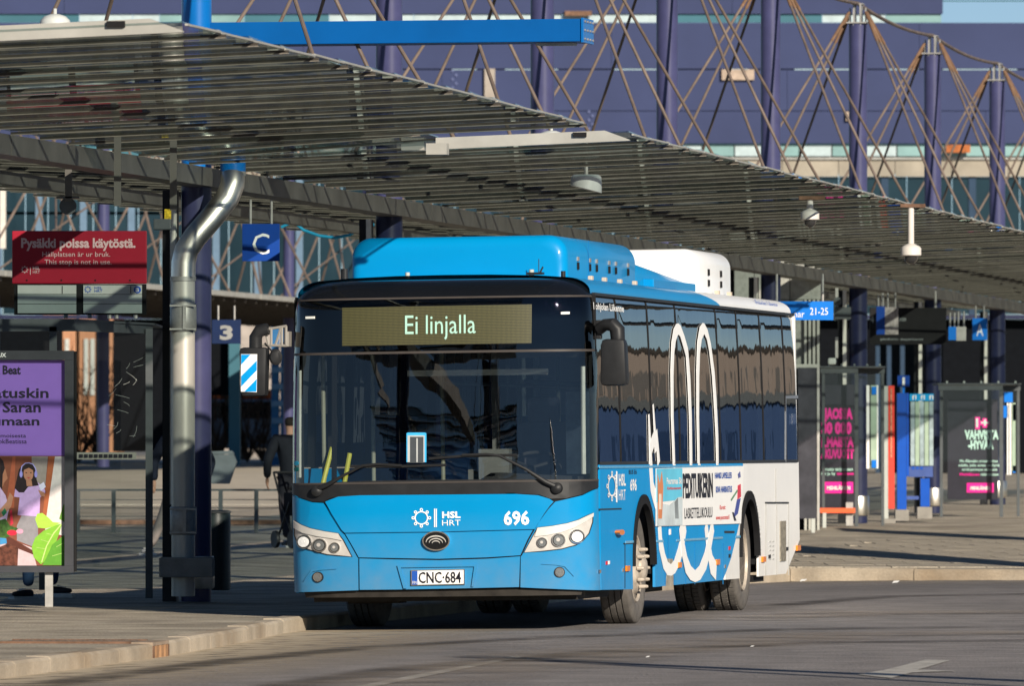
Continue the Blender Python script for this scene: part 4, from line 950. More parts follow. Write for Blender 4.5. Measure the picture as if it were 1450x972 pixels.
# roof fittings on the canopy
def dome(px, py, Y, r, label):
    o = MB().lathe([(r, 0), (r*.95, r*.25), (r*.7, r*.5), (r*.3, r*.64), (.01, r*.66)], (0, 0, 0), 'z', 20).tube([(0, 0, r*.6), (0, 0, r)], .012, 6).build('roof_dome', mat('pale_dome', (.5, .52, .5), .4), None, 40); o.location = W(px, py, Y); tag(o, label, 'dome')
dome(78, 34, 60, .11, 'small pale dome on the canopy roof, top left'); dome(781, 199, 78, .14, 'small pale dome behind the second canopy fascia')
def cctv(px, py, Y, r, pole, label):
    p = W(px, py, Y); t = thing('dome_camera', label, 'security camera', p)
    MB().lathe([(r*.3, r*1.3), (r*.9, r*1.0), (r*1.05, r*.8), (r*1.05, .1*r), (r*.9, 0)], (0, 0, 0), 'z', 20).build('housing', mat('camera_white', (.62, .58, .53), .4, var=.05), t, 40)
    MB().lathe([(r*.72, 0), (r*.66, -r*.4), (r*.4, -r*.72), (.005, -r*.85)], (0, 0, 0), 'z', 20).build('glass_dome', mat('smoked_dome', (.03, .03, .03), .05, coat=1), t, 40)
    MB().tube([(0, 0, r*1.2), (0, 0, pole)], .035, 10).build('pole', MATS['camera_white'], t, 40)
    MB().b2((-.12, -.05, pole), (.16, .05, pole+.04)).build('bracket', RUST, t)
cctv(1290, 363, 96, .11, .55, 'white dome security camera hanging on a pole under the canopy')
cctv(1147, 312, 92, .095, .22, 'white dome security camera close under the canopy above the bus rear')
cctv(1243, 345, 112, .06, .14, 'small white dome security camera furthest right under the canopy')
# canopy lamp
p = W(830, 268, 82); o = MB().add([], []); V = []
lm = MB().lathe([(.15, 0), (.15, .06), (.145, .12), (.12, .14), (.01, .142)], (0, 0, 0), 'z', 24)
for v in lm.v: v.z -= .25*v.x if v.z < .05 else 0
lo = lm.build('canopy_lamp', mat('lamp_silver_shell', (.5, .5, .48), .35), None, 40); lo.location = p; tag(lo, 'silver half round lamp under the second canopy section', 'lamp')
MB().tube([(0, 0, .1), (0, 0, .5)], .02, 8).build('lamp_stem', GALV, lo)
# hanging brackets
for px, y0, y1, Y, lb in ((166.5, 150, 292, 72, 'steel hanger bar below the canopy above the red sign'), (245.5, 175, 298, 72.5, 'steel hanger bar beside the left mast'), (97, 240, 285, 75, 'short hanger bar with round loudspeaker')):
    t = W(px, y1, Y); o = MB().b2((-.03, -.02, 0), (.03, .02, (y1-y0)*Y/FPX)).build('hanger_bar', mat('hanger_grey', (.10, .095, .085), .6), None); o.location = t; tag(o, lb, 'hanger bar', 'hanger bars under the canopy')
o = thing('loudspeaker', 'round grey loudspeaker hanging at the far left under the canopy', 'loudspeaker', W(96, 292, 75)); MB().lathe([(.075, 0), (.075, .06), (.05, .08)], (0, 0, 0), 'y', 20).build('speaker_cone', GREYP, o, 40); MB().b2((-.1, -.02, .07), (.1, .1, .085)).build('bracket', GREYP, o)
o = thing('floodlight', 'small box floodlight beside the left mast', 'lamp', W(230, 318, 78)); MB().box((0, 0, 0), (.16, .14, .1), bev=.01).build('housing', GREYP, o); MB().b2((.02, -.02, .05), (.08, .02, .14)).build('bracket', mat('hazard_yellow', (.6, .42, .02), .6, var=.6, vscale=40), o)

# ================================================================== signs
def board(px0, py0, px1, py1, Y, th, m, name, parent, base, bev=0):
    a = W(px0, py1, Y)-base; b = W(px1, py0, Y)-base; return MB().b2((a.x, a.y, a.z), (b.x, a.y+th, b.z), bev=bev).build(name, m, parent)
def wt(s, m, px, py, hpx, wpx, Y, parent, base, name='lettering', bold=0., align='LEFT', d=.004, shear=0):
    k = Y/FPX; a = W(px, py, Y)-base; return text(s, m, name, parent, a, (1, 0, 0), (0, 0, 1), hpx*k/.7, wpx*k, depth=d, bold=bold, align=align, shear=shear)
# red stop sign on the left shelter
Y = 76.5; base = W(112, 445, Y); t = thing('stop_sign', 'red sign reading Pysäkki poissa käytöstä above two white timetable panels', 'sign', base)
rs = board(17, 327, 208, 402, Y, .03, REDS, 'red_board', t, base, .01)
wt('Pysäkki poissa käytöstä.', TXTP, 30, 350.5, 13, 162, Y, rs, base, bold=.035)
wt('Hållplatsen är ur bruk.', TXTP, 60, 363.5, 7, 96, Y, rs, base); wt('This stop is not in use.', TXTP, 63, 374.5, 7, 95, Y, rs, base)
wt('HSL', TXTP, 46.5, 382, 4.5, 10, Y, rs, base, bold=.03); wt('HRT', TXTP, 46.5, 387.5, 4.2, 10, Y, rs, base); wt('|', TXTP, 42.5, 386.5, 8, 1, Y, rs, base)
kk = Y/FPX
g = gear(35, 382, 5.2, lambda a, b, off: Vector((a, -off, b)), lambda x, y: ((W(x, y, Y)-base).x, (W(x, y, Y)-base).z), 'logo', rs, .004, TXTP)
board(20, 402.5, 207, 446, Y+.01, .06, BLACKM, 'timetable_frame', t, base)
for x0, x1 in ((25, 108), (118, 201)):
    for k in range(3): board(x0, 404+k*13.5, x1, 416.7+k*13.5, Y-.01, .01, PANELW, 'timetable_panel', t, base)
for x in (38, 87, 135, 184): board(x-1, 396, x+1, 398, Y-.008, .006, BLACKM, 'bolt', t, base)
board(87.5, 405, 88.7, 416, Y-.014, .004, TXTK, 'panel_mark', t, base); board(184.5, 405, 185.7, 416, Y-.014, .004, TXTK, 'panel_mark', t, base)
wt('HSL', TXTB, 134, 409.5, 3.6, 11, Y-.012, t, base); wt('HRT', TXTB, 134, 414, 3.6, 11, Y-.012, t, base)
gear(124.5, 410, 5, lambda a, b, off: Vector((a, -off, b)), lambda x, y: ((W(x, y, Y-.012)-base).x, (W(x, y, Y-.012)-base).z), 'logo', t, .016, TXTB)
P = [(W(194.5+5.2*math.cos(a), 410.5+5.2*math.sin(a), Y-.015)-base) for a in [2*math.pi*k/20 for k in range(20)]]; MB().add(P, [list(range(20))]).build('round_badge', TXTB, t)
wt('B', TXTW, 192, 413.3, 5.6, 5, Y-.016, t, base, bold=.02)
# hanging letter signs
def hsign(px0, py0, px1, py1, Y, s, m, label, tcol=TXTW, hang=20, th=.9, bold=0):
    base = W((px0+px1)/2, py1, Y); t = thing('hanging_sign', label, 'sign', base); board(px0, py0, px1, py1, Y, .05, m, 'sign_board', t, base, .004)
    wpx = px1-px0; hpx = py1-py0
    if s: wt(s, tcol, (px0+px1)/2, py1-hpx*.19, hpx*.62*th, wpx*.5*th, Y, t, base, 'lettering', bold, 'CENTER')
    for f in (.22, .78):
        a = W(px0+wpx*f, py0, Y)-base; MB().tube([a+Vector((0, .02, 0)), a+Vector((0, .02, hang*Y/FPX))], .014, 8).build('hanger', GALV, t)
    return t
hsign(343, 317, 396, 370, 88, 'C', SIGNB, 'blue hanging sign with the white letter C', hang=34)
hsign(300, 453, 341, 487, 120, '3', mat('shaded_blue_sign', (.0, .012, .06), .5), tcol=mat('shaded_lettering', (.26, .26, .25), .6), label= 'blue hanging sign with the number 3 behind the mast', hang=20, bold=.04)  # board and lettering colours darkened to paint in shade
hsign(1377, 451, 1398, 482, 140, 'A', SIGNB2, 'small blue hanging sign with the letter A at the right', hang=18)
hsign(1241, 434, 1253, 474, 128, '', SIGNB, 'narrow blue hanging panel beside the right mast', hang=16)
hsign(1253, 435, 1272, 474, 128, '', mat('faded_print', (.30, .27, .26), .5, var=.6, vscale=12), 'hanging panel with a faded picture under the right canopy', hang=20)
hsign(1343, 463, 1354, 482, 130, '', SIGNB2, 'little blue hanging panel before the letter A sign', hang=20)
hsign(1354, 463, 1368, 483, 130, '', GALV, 'little grey hanging panel beside the blue one', hang=22)
base = W(1152, 453, 101); t = thing('direction_sign', 'bright blue direction sign with the numbers 21-25 behind the bus rear', 'sign', base)
board(1085, 427, 1180, 453.5, 101, .06, SIGNB2, 'sign_board', t, base); wt('nar', TXTW, 1124.5, 449.5, 9.5, 14.5, 101, t, base, align='LEFT'); wt('21-25', TXTW, 1147, 446, 10, 25.5, 101, t, base)
for x in (1100, 1165): MB().tube([W(x, 428, 101)-base+Vector((0, .03, 0)), W(x, 388, 101)-base+Vector((0, .03, 0))], .015, 8).build('hanger', GALV, t)
# dark departure board
base = W(1286, 488, 138); t = thing('departure_board', 'wide black departure board hanging under the right canopy', 'sign', base); board(1232, 436, 1340, 488, 138, .2, BLACKM, 'board', t, base)
wt('platform departures', mat('dim_text', (.3, .33, .33), .5), 1247, 482, 3, 60, 138, t, base); wt('4', MATS['dim_text'], 1231.5, 457, 9, 6, 138, t, base); wt('for doors', MATS['dim_text'], 1273, 455, 7, 10, 138, t, base)
for x in (1250, 1325): MB().tube([W(x, 437, 138)-base+Vector((0, .1, 0)), W(x, 412, 138)-base+Vector((0, .1, 0))], .02, 8).build('hanger', GALV, t)

# ================================================================== left shelter, advert case
Y = 78.3; base = W(211, 848, Y); sh = thing('bus_shelter', 'grey framed glass bus shelter at the left, under the red sign', 'bus shelter', base)
def post(px, py0, py1, Y, w, parent, base, m=GREYP, name='post', d=.05):
    a = W(px, py1, Y)-base; h = (py1-py0)*Y/FPX; return MB().b2((a.x-w/2, a.y, a.z), (a.x+w/2, a.y+d, a.z+h)).build(name, m, parent)
post(211, 466, 848, Y, .065, sh, base); post(75, 463, 700, 76, .065, sh, base)
a = W(-40, 463, 76)-base; b = W(106, 463, 76)-base; c = W(216, 470, Y+.3)-base
MB().b2((a.x, a.y, a.z-.04), (b.x, a.y+.06, b.z+.05)).build('roof_edge', GREYP, sh)
V = [b+Vector((0, 0, -.04)), c+Vector((0, 0, -.02)), c+Vector((0, 0, .06)), b+Vector((0, 0, .05))]; V += [v+Vector((.0, .06, 0)) for v in V]
MB().add(V, [(0, 1, 2, 3), (4, 7, 6, 5), (0, 4, 5, 1), (1, 5, 6, 2), (2, 6, 7, 3), (3, 7, 4, 0)]).build('roof_edge', GREYP, sh)
V = [a+Vector((0, 0, .05)), b+Vector((0, 0, .05)), c+Vector((0.02, 0, .06)), c+Vector((.02, 2.0, .06)), a+Vector((0, 2.0, .05))]; V += [v+Vector((0, 0, .02)) for v in V]
MB().add(V, [(0, 1, 2, 3, 4), (9, 8, 7, 6, 5)]+[(i, i+5, (i+1) % 5+5, (i+1) % 5) for i in range(5)]).build('roof_plate', GREYP, sh)
for x in (93, 127, 155, 165, 192): p = W(x, 448, 77.5)-base; MB().lathe([(.02, -.02), (.02, .02), (.012, .04)], p, 'z', 8).build('roof_bolt', GALV, sh)
a = W(106, 850, 78.4)-base; b = W(209, 470, 78.4)-base; MB().b2((a.x, a.y, a.z+.3), (b.x, a.y+.008, b.z)).build('glass_panel', SGLASS, sh)
a = W(-60, 850, 79.6)-base; b = W(80, 470, 79.6)-base; MB().b2((a.x, a.y, a.z+.3), (b.x, a.y+.008, b.z)).build('glass_panel', SGLASS, sh)
a = W(108, 651, 78.38)-base; b = W(193, 641, 78.38)-base; MB().b2((a.x, a.y-.004, a.z), (b.x, a.y, b.z)).build('safety_strip', mat('strip_grey', (.25, .25, .22), .6), sh)
for k in range(11): x = 112+k*7; q = W(x, 648.5, 78.37)-base; MB().b2((q.x, q.y-.006, q.z), (q.x+.035, q.y-.004, q.z+.03)).build('strip_mark', TXTK, sh)
mb = MB()
for k in range(16):
    x = 150+random.uniform(0, 42); y = 510+random.uniform(0, 110); q = W(x, y, 78.36)-base; ang = random.uniform(-.8, 1.4); l = random.uniform(.05, .16)
    d = Vector((math.cos(ang), 0, math.sin(ang)))*l; mb.tube([q, q+d*.5+Vector((.01, 0, 0)), q+d], .0015, 4)
mb.build('glass_scratches', mat('scratch', (.45, .47, .45), .8), sh)['kind'] = 'stuff'
# bench in the shelter
p = W(40, 760, 79.2)-base; MB().b2((p.x-.9, p.y-.2, p.z-.02), (p.x+.25, p.y+.2, p.z+.02)).b2((p.x-.7, p.y, p.z-.5), (p.x-.65, p.y+.05, p.z)).b2((p.x+.1, p.y, p.z-.5), (p.x+.15, p.y+.05, p.z)).build('bench', GREYP, sh)
# advert case
Y = 74.2; base = W(69, 860, Y); ad = thing('advert_case', 'free standing advert case with a purple book poster in front of the shelter', 'advert case', base)
KX = FPX/Y
def adb(px0, py0, px1, py1, y0, y1, m, name, parent=ad, bev=0): a = W(px0, py1, Y)-base; b = W(px1, py0, Y)-base; return MB().b2((a.x, y0, a.z), (b.x, y1, b.z), bev=bev).build(name, m, parent)
FRM = mat('advert_frame_grey', (.045, .047, .055), .45, var=.15)
adb(-118, 497, 105, 510, -.08, .06, FRM, 'frame_top'); adb(-118, 802, 105, 811, -.08, .06, FRM, 'frame_bottom')
adb(92, 510.2, 105, 801.8, -.08, .06, FRM, 'frame_side'); adb(-118, 510.2, -104, 801.8, -.08, .06, FRM, 'frame_side')
adb(105.2, 498, 108.5, 810, -.02, .05, BLACKM, 'frame_back'); adb(-103.8, 510.3, 91.8, 801.7, .0, .05, FRM, 'back_plate')
adb(64, 811, 75, 860, -.02, .04, GALV, 'leg'); adb(-95, 811, -84, 860, -.02, .04, GALV, 'leg')
adb(1, 811, 14, 850, .45, .5, GREYP, 'rear_leg') if False else None
PU = mat('poster_purple', (.24, .13, .50), .4, var=.03)
adb(-103.8, 510.4, 91.7, 646, -.012, -.004, PU, 'poster_ground')
def pst(poly, col, name='poster_print', d=.016, var=.1):
    key = 'print_%d_%d_%d' % tuple(int(c*255) for c in col); P = [W(x, y, Y)-base for x, y in poly]; P = [Vector((p.x, -d, p.z)) for p in P]
    MB().add(P, [list(range(len(P)))]).build(name, mat(key, col, .45, var=var, vscale=25), ad)
def el(cx, cy, rx, ry, n=18, a0=0): return [(cx+rx*math.cos(a0+2*math.pi*k/n), cy+ry*math.sin(a0+2*math.pi*k/n)) for k in range(n)]
pst([(-103, 646), (91.5, 646), (91.5, 801.5), (-103, 801.5)], (.22, .07, .04), d=.0125)
pst([(18, 647), (22, 647), (20, 720), (8, 720), (12, 690)], (.38, .10, .05), d=.013)
pst([(72, 647), (91.5, 647), (91.5, 760), (64, 752)], (.62, .58, .57), d=.0135); pst([(69, 647), (78, 647), (64, 745), (59, 745)], (.35, .10, .04), d=.014)
pst([(45, 647), (68, 647), (64, 690), (45, 690)], (.30, .26, .24), d=.0132)
pst([(0, 755), (14, 765), (45, 776), (52, 801.5), (0, 801.5)], (.55, .42, .44), d=.0136)
pst([(0, 755), (12, 760), (50, 782), (52, 788), (12, 772), (0, 768)], (.10, .03, .02), d=.0145)
pst([(24, 745), (33, 725), (54, 725), (54, 760), (47, 775), (24, 766)], (.25, .24, .26), d=.0138)   # grey skirt
pst([(22, 690), (30, 683), (38, 680), (50, 681), (62, 690), (65, 698), (57, 705), (56, 732), (25, 730), (28, 705), (20, 704)], (.52, .36, .68), d=.014)  # lilac jumper
pst([(27, 698), (21, 692), (27, 665), (34, 657), (44, 656), (51, 664), (52, 680), (55, 688), (40, 690), (34, 698)], (.02, .012, .015), d=.0142)
pst(el(40.5, 671, 7, 11), (.42, .20, .13), d=.0146); pst([(34, 666), (38, 659), (45, 659), (48, 667), (41, 663)], (.02, .012, .015), d=.0148)
pst([(37, 681), (45, 681), (46, 689), (38, 689)], (.40, .19, .12), d=.0144)
for x in (36.5, 43): pst(el(x+.8, 670, 1.3, .8, 8), (.05, .02, .02), d=.015)
pst([(38, 676.5), (43, 676.5), (40.7, 678.5)], (.45, .05, .06), d=.015)
pst(ribbon([(29.5, 670), (31, 661), (36, 656.5), (41, 656), (47, 658), (50.5, 664), (52, 671)], 1.4), (.36, .34, .72), d=.0152)
for x in (30, 51): pst(el(x, 672, 2.2, 5, 10), (.30, .28, .70), d=.0154)
pst([(55, 688), (62, 683), (65, 690), (58, 696)], (.66, .66, .85), d=.0152); pst([(54, 694), (63, 698), (64, 704), (58, 703)], (.40, .19, .12), d=.0154)
pst([(0, 655), (4, 657), (8, 666), (11, 678), (6, 684), (4, 690), (0, 690)], (.40, .17, .10), d=.0141); pst([(0, 648), (5, 654), (7, 664), (4, 672), (3, 700), (0, 704)], (.02, .012, .015), d=.0143)
pst([(0, 690), (8, 702), (13, 720), (8, 745), (0, 760)], (.56, .42, .66), d=.0144); pst([(0, 722), (9, 712), (14, 698), (19, 704), (16, 718), (4, 732), (0, 734)], (.45, .22, .14), d=.0147)
pst([(2, 726), (7, 720), (10, 726), (5, 732)], (.02, .18, .08), d=.0149)
pst([(0, 737), (8, 735), (14, 745), (24, 748), (30, 754), (20, 756), (10, 762), (0, 765)], (.04, .10, .02), d=.0151, var=.6)
pst(el(17, 755, 7, 4), (.62, .02, .05), d=.0153); pst(el(28, 753, 5, 3.4), (.72, .30, .42), d=.0155); pst([(14, 724), (17, 722), (19, 742), (15, 745)], (.55, .03, .06), d=.0153)
pst([(0, 762), (9, 763), (10, 770), (0, 772)], (.05, .25, .50), d=.0153)
pst([(0, 775), (12, 770), (26, 776), (25, 801.5), (0, 801.5)], (.12, .04, .025), d=.0156, var=.6)
pst([(50, 736), (53, 728), (60, 727), (68, 733), (75, 740), (86, 741), (76, 746), (66, 749), (54, 748)], (.36, .62, .07), d=.0157)
pst([(45, 775), (50, 762), (62, 752), (80, 744), (88, 742), (84, 756), (78, 772), (70, 790), (58, 800), (48, 790)], (.20, .45, .04), d=.0158)
pst([(66, 790), (74, 772), (91, 758), (91.5, 801), (60, 801)], (.10, .30, .03), d=.016)
pst(ribbon([(87, 743), (76, 756), (66, 774), (59, 797)], 1.6), (.50, .62, .22), d=.0164)
for p, q in (((74, 758), (66, 756)), ((69, 768), (58, 765)), ((64, 778), (52, 776)), ((80, 775), (89, 770)), ((74, 788), (88, 784))): pst(ribbon([p, q], .8), (.38, .55, .15), d=.0166)
pst([(84, 735), (90, 715), (91.5, 715), (91.5, 740)], (.12, .28, .04), d=.0159)
TX = mat('poster_black', (.015, .012, .03), .5, var=0)
def at_(s, x, y, h, w, bold=.02, m=TX): k = Y/FPX; p = W(x, y, Y)-base; text(s, m, 'poster_lettering', ad, (p.x, -.013, p.z), (1, 0, 0), (0, 0, 1), h*k/.7, w*k, bold=bold, align='RIGHT')
at_('Book Beat', 29.5, 530, 12, 60, .03); at_('atuskin', 69, 563.5, 14, 78, .02); at_('Saran', 58, 584, 14.5, 54, .02); at_('umaan', 56, 602.5, 12, 66, .02)
at_('oimoisesta', 37, 620, 5.5, 44, 0); at_('BookBeatissa', 38, 628.5, 6.5, 50, 0); 
p = W(9.5, 506, Y)-base; text('UX', TXTW, 'case_lettering', ad, (p.x, -.082, p.z), (1, 0, 0), (0, 0, 1), 5.5*Y/FPX/.7, 11*Y/FPX, bold=.03, align='RIGHT')
# glass door of the advert case
# drain gully at the kerb
gp = W(0, 0, 1); g0 = Vector((-2.575, 62.61, pav_z(62.6)))
gl = thing('street_drain', 'rusty iron kerb drain with three bars set into the left kerb', 'drain', g0, R(83))
MB().b2((-.36, .0, -.02), (.36, .17, .006)).build('top_plate', mat('drain_iron', (.30, .23, .17), .7, var=.3), gl)
MB().b2((-.36, -.004, -.15), (-.30, .17, -.021)).b2((.30, -.004, -.15), (.36, .17, -.021)).build('frame_end', RUST, gl)
MB().b2((-.299, .03, -.15), (.299, .17, -.021)).build('gully_back', mat('gully_dark', (.035, .025, .02), .9), gl)
for x in (-.2, 0, .2): MB().b2((x-.055, -.012, -.145), (x+.055, .03, -.021)).build('grate_bar', mat('rusty_bar', (.30, .17, .09), .8, var=.3), gl)
MB().b2((-.34, .175, -.01), (.34, 1.15, .004)).build('cover_plate', mat('worn_iron_cover', (.18, .14, .11), .75, var=.4, vscale=10), gl)
for k in range(14): MB().b2((-.3, .22+k*.065, .004), (.3, .245+k*.065, .010)).build('cover_rib', mat('worn_iron_cover', (.18, .14, .11)), gl)
MB().b2((-.37, .16, -.01), (-.345, 1.17, .012)).b2((.345, .16, -.01), (.37, 1.17, .012)).build('cover_rim', RUST, gl)
# litter bin beside the mast
base = W(305, 788, 84); base.z = pav_z(84); bn = thing('litter_bin', 'dark green grey cylindrical litter bin behind the left mast', 'litter bin', base)
MB().lathe([(.13, .02), (.15, .03), (.15, .76), (.145, .78)], (0, 0, 0), 'z', 24).build('body', mat('bin_green', (.012, .02, .022), .4, var=.15), bn, 40)
MB().lathe([(.152, .78), (.156, .785), (.156, .80), (.12, .81)], (0, 0, 0), 'z', 24).build('rim', GREYP, bn, 40)
# grit box
base = W(316, 690, 116); gr = thing('grit_box', 'light grey sloping grit box behind the left mast', 'grit box', base); gr.scale = (.85, .85, .85)
MB().prism([(-.2, .05), (.10, .05), (.22, .40), (.17, .52), (-.2, .52)], -.2, .25).build('body', mat('grit_grey', (.16, .18, .19), .6), gr)
MB().prism([(-.2, .525), (.18, .525), (.14, .58), (-.2, .57)], -.21, .26).build('lid', mat('grit_grey', (.22, .25, .27)), gr)

# ================================================================== people
def skin(name, chains, m, parent, sub=2):
    V = []; E = []; rad = []; root = 0
    idx = {}
    for ch in chains:
        prev = None
        for (p, r) in ch:
            key = tuple(round(c, 4) for c in p)
            if key not in idx: idx[key] = len(V); V.append(p); rad.append(r)
            i = idx[key]
            if prev is not None and prev != i: E.append((prev, i))
            prev = i
    me = bpy.data.meshes.new(name); me.from_pydata(V, E, []); o = bpy.data.objects.new(name, me); COL.objects.link(o)
    md = o.modifiers.new('s', 'SKIN'); 
    for i, sv in enumerate(me.skin_vertices[0].data): 
        rr = rad[i]; sv.radius = rr if isinstance(rr, tuple) else (rr, rr); sv.use_root = (i == 0)
    sb = o.modifiers.new('b', 'SUBSURF'); sb.levels = sub; sb.render_levels = sub
    bpy.context.view_layer.update(); dg = bpy.context.evaluated_depsgraph_get()
    m2 = bpy.data.meshes.new_from_object(o.evaluated_get(dg)); bpy.data.objects.remove(o); m2.name = name
    m2.materials.clear(); m2.materials.append(m); m2.polygons.foreach_set('use_smooth', [True]*len(m2.polygons))
    o = bpy.data.objects.new(name, m2); COL.objects.link(o); o.parent = parent; return o
SKIN = mat('skin', (.45, .25, .17), .6, var=.05)
def hand(parent, wrist, d, side):
    d = Vector(d).normalized(); s = Vector((0, 1, 0)).cross(d).normalized() if abs(d.y) < .9 else Vector((1, 0, 0)); f = d.cross(s)
    w = Vector(wrist); ch = [[(tuple(w), .022), (tuple(w+d*.05), (.026, .016)), (tuple(w+d*.09), (.028, .014))]]
    for k, (o, l) in enumerate(((-.03, .065), (-.01, .078), (.01, .072), (.03, .055))):
        b = w+d*.09; ch.append([(tuple(b), (.028, .014)), (tuple(b+f*o*1.0+d*.02), .009), (tuple(b+f*o*1.1+d*(.02+l*.6)+s*.008), .0085), (tuple(b+f*o*1.1+d*(.02+l)+s*.02), .007)])
    ch.append([(tuple(w+d*.03), .02), (tuple(w+d*.06-f*.04), .010), (tuple(w+d*.10-f*.045), .008)])
    skin('hand', ch, SKIN, parent, 1)
def person(label, base, rz, J, cj, ct, cs, hair=(.02, .015, .012), seated=False):
    t = thing('person', label, 'person', base, rz)
    jm = mat('cloth%s' % str(cj), cj, .85, var=.2, vscale=12, bump=.6, bscale=14); tm = mat('cloth%s' % str(ct), ct, .9, var=.15, bump=.3, bscale=10)
    pel = J['pel']; ch = J['chest']; nk = J['neck']; hd = J['head']
    skin('body', [[(pel, (.13, .10)), (ch, (.14, .10)), (nk, .055), ((hd[0], hd[1]-.0, hd[2]-.08), (.06, .065)), (hd, (.075, .09)), ((hd[0], hd[1], hd[2]+.07), (.06, .07))]], SKIN, t)
    skin('jacket', [[((pel[0], pel[1], pel[2]-.08), (.17, .14)), (pel, (.175, .145)), (((pel[0]+ch[0])/2, (pel[1]+ch[1])/2, (pel[2]+ch[2])/2), (.165, .13)), (ch, (.19, .13)), ((nk[0], nk[1], nk[2]-.03), .08)]]+
         [[(ch, (.19, .13)), (J['sh'+s], .085), (J['el'+s], .065), (J['wr'+s], .05)] for s in 'LR'], jm, t)
    skin('trousers', [[((pel[0], pel[1], pel[2]-.05), (.15, .12))]+[(J[k+s], r) for k, r in (('hip', .10), ('kn', .075), ('an', .055))] for s in 'LR'], tm, t)
    for s in 'LR':
        a = Vector(J['an'+s]); b = Vector(J['toe'+s]); sm = mat('shoe%s' % str(cs), cs, .6)
        d = (b-a); d.z = 0; l = d.length; d = d.normalized() if l > 0 else Vector((0, -1, 0)); h = a.z-.05; pz = b.z
        q = Vector((a.x, a.y, pz+.045))
        skin('shoe', [[(tuple(q-d*.06), (.035, .045)), (tuple(q+d*.05), (.042, .045)), (tuple(q+d*.15), (.045, .03)), (tuple(q+d*.20), (.03, .02))]], sm, t, 2)
        bx = MB().box((0, 0, 0), (.095, .31, .045), bev=.015); an = math.atan2(d.x, d.y); rm = Matrix.Rotation(-an, 3, 'Z')
        for v in bx.v: v.xyz = rm @ v+q+d*.065+Vector((0, 0, -.045))
        bx.build('shoe_sole', mat('sole_white', (.6, .6, .57), .6), t, 40)
        lc = MB()
        for q_ in range(3): lc.box(q+d*(.06+.03*q_)+Vector((0, 0, .048-.006*q_)), (.06, .008, .008), rm)
        lc.build('laces', mat('sole_white', (.6, .6, .57)), t)['kind'] = 'stuff'
        w = Vector(J['wr'+s]); e = Vector(J['el'+s]); hand(t, tuple(w), w-e, s)
    # hair cap and face parts
    hc = MB(); hm = mat('hair%s' % str(hair), hair, .8)
    skin('hair', [[((hd[0], hd[1]+.03, hd[2]-.06), (.07, .06)), ((hd[0], hd[1]+.02, hd[2]+.03), (.085, .085)), ((hd[0], hd[1]+.01, hd[2]+.085), (.065, .07))]], hm, t, 2)
    MB().lathe([(.012, 0), (.008, -.02), (.003, -.03)], (hd[0], hd[1]-.085, hd[2]), 'y', 8).build('nose', SKIN, t, 40)
    for s in (-1, 1): MB().lathe([(.012, 0), (.01, -.006), (.002, -.009)], (hd[0]+s*.03, hd[1]-.078, hd[2]+.015), 'y', 8).build('eye', BLACKM, t)
    MB().b2((hd[0]-.025, hd[1]-.09, hd[2]-.048), (hd[0]+.025, hd[1]-.078, hd[2]-.038)).build('mouth', mat('lips', (.35, .10, .09), .6), t)
    return t
# local frame: faces -y (towards the camera) when rz = 0
def stand(stride=.0, armout=.0, lean_=0, h=1.72, bend=0):
    k = h/1.72
    J = dict(pel=(0, 0, .94*k), chest=(0, -.02-lean_*.5, 1.32*k), neck=(0, -.03-lean_, 1.47*k), head=(0, -.05-lean_*1.2, 1.61*k),
             shL=(-.20, -.02-lean_*.7, 1.40*k), shR=(.20, -.02-lean_*.7, 1.40*k), elL=(-.27-armout, .03, 1.13*k), elR=(.27+armout, .03, 1.13*k), wrL=(-.25-armout*.8, -.12, .90*k), wrR=(.25+armout*.8, -.12, .90*k),
             hipL=(-.10, 0, .86*k), hipR=(.10, 0, .86*k), knL=(-.11, -.05-stride*.4, .48*k), knR=(.11, -.03+stride*.35, .48*k), anL=(-.11, -stride, .09), anR=(.11, stride, .12), toeL=(-.11, -stride-.2, 0), toeR=(.12, stride-.2, 0))
    return J
p = W(413, 770, 111); person('person in dark puffer jacket at the left edge of the bus, pushing a stroller', (p.x, 111, pav_z(111)), R(195), stand(.22, .06, .04), (.012, .014, .02), (.02, .02, .026), (.02, .02, .022))
J = stand(.34, .10, .05, 1.76); J['knL'] = (-.20, -.15, .50); J['anL'] = (-.36, -.20, .10); J['toeL'] = (-.42, -.4, 0)
p = W(258, 785, 106); person('person in a dark navy jacket and grey trousers walking behind the steel downpipe', (p.x, 106, pav_z(106)), R(-10), J, (.01, .013, .025), (.17, .15, .14), (.4, .4, .4))
p = W(52, 838, 80.5)
J = dict(pel=(0, .45, .52), chest=(0, .42, .88), neck=(0, .38, 1.03), head=(0, .34, 1.17), shL=(-.2, .40, .97), shR=(.2, .40, .97), elL=(-.26, .28, .74), elR=(.26, .28, .74), wrL=(-.14, .08, .62), wrR=(.14, .08, .62),
         hipL=(-.1, .38, .50), hipR=(.1, .38, .50), knL=(-.08, -.02, .50), knR=(.16, -.02, .50), anL=(-.08, .02, .11), anR=(.15, -.02, .12), toeL=(-.2, -.1, .0), toeR=(.38, -.10, .03))
person('person sitting behind the advert case, only jeans and black and white sneakers showing', (p.x, 80.5, pav_z(80.5)), 0, J, (.03, .03, .04), (.03, .06, .13), (.02, .02, .025))
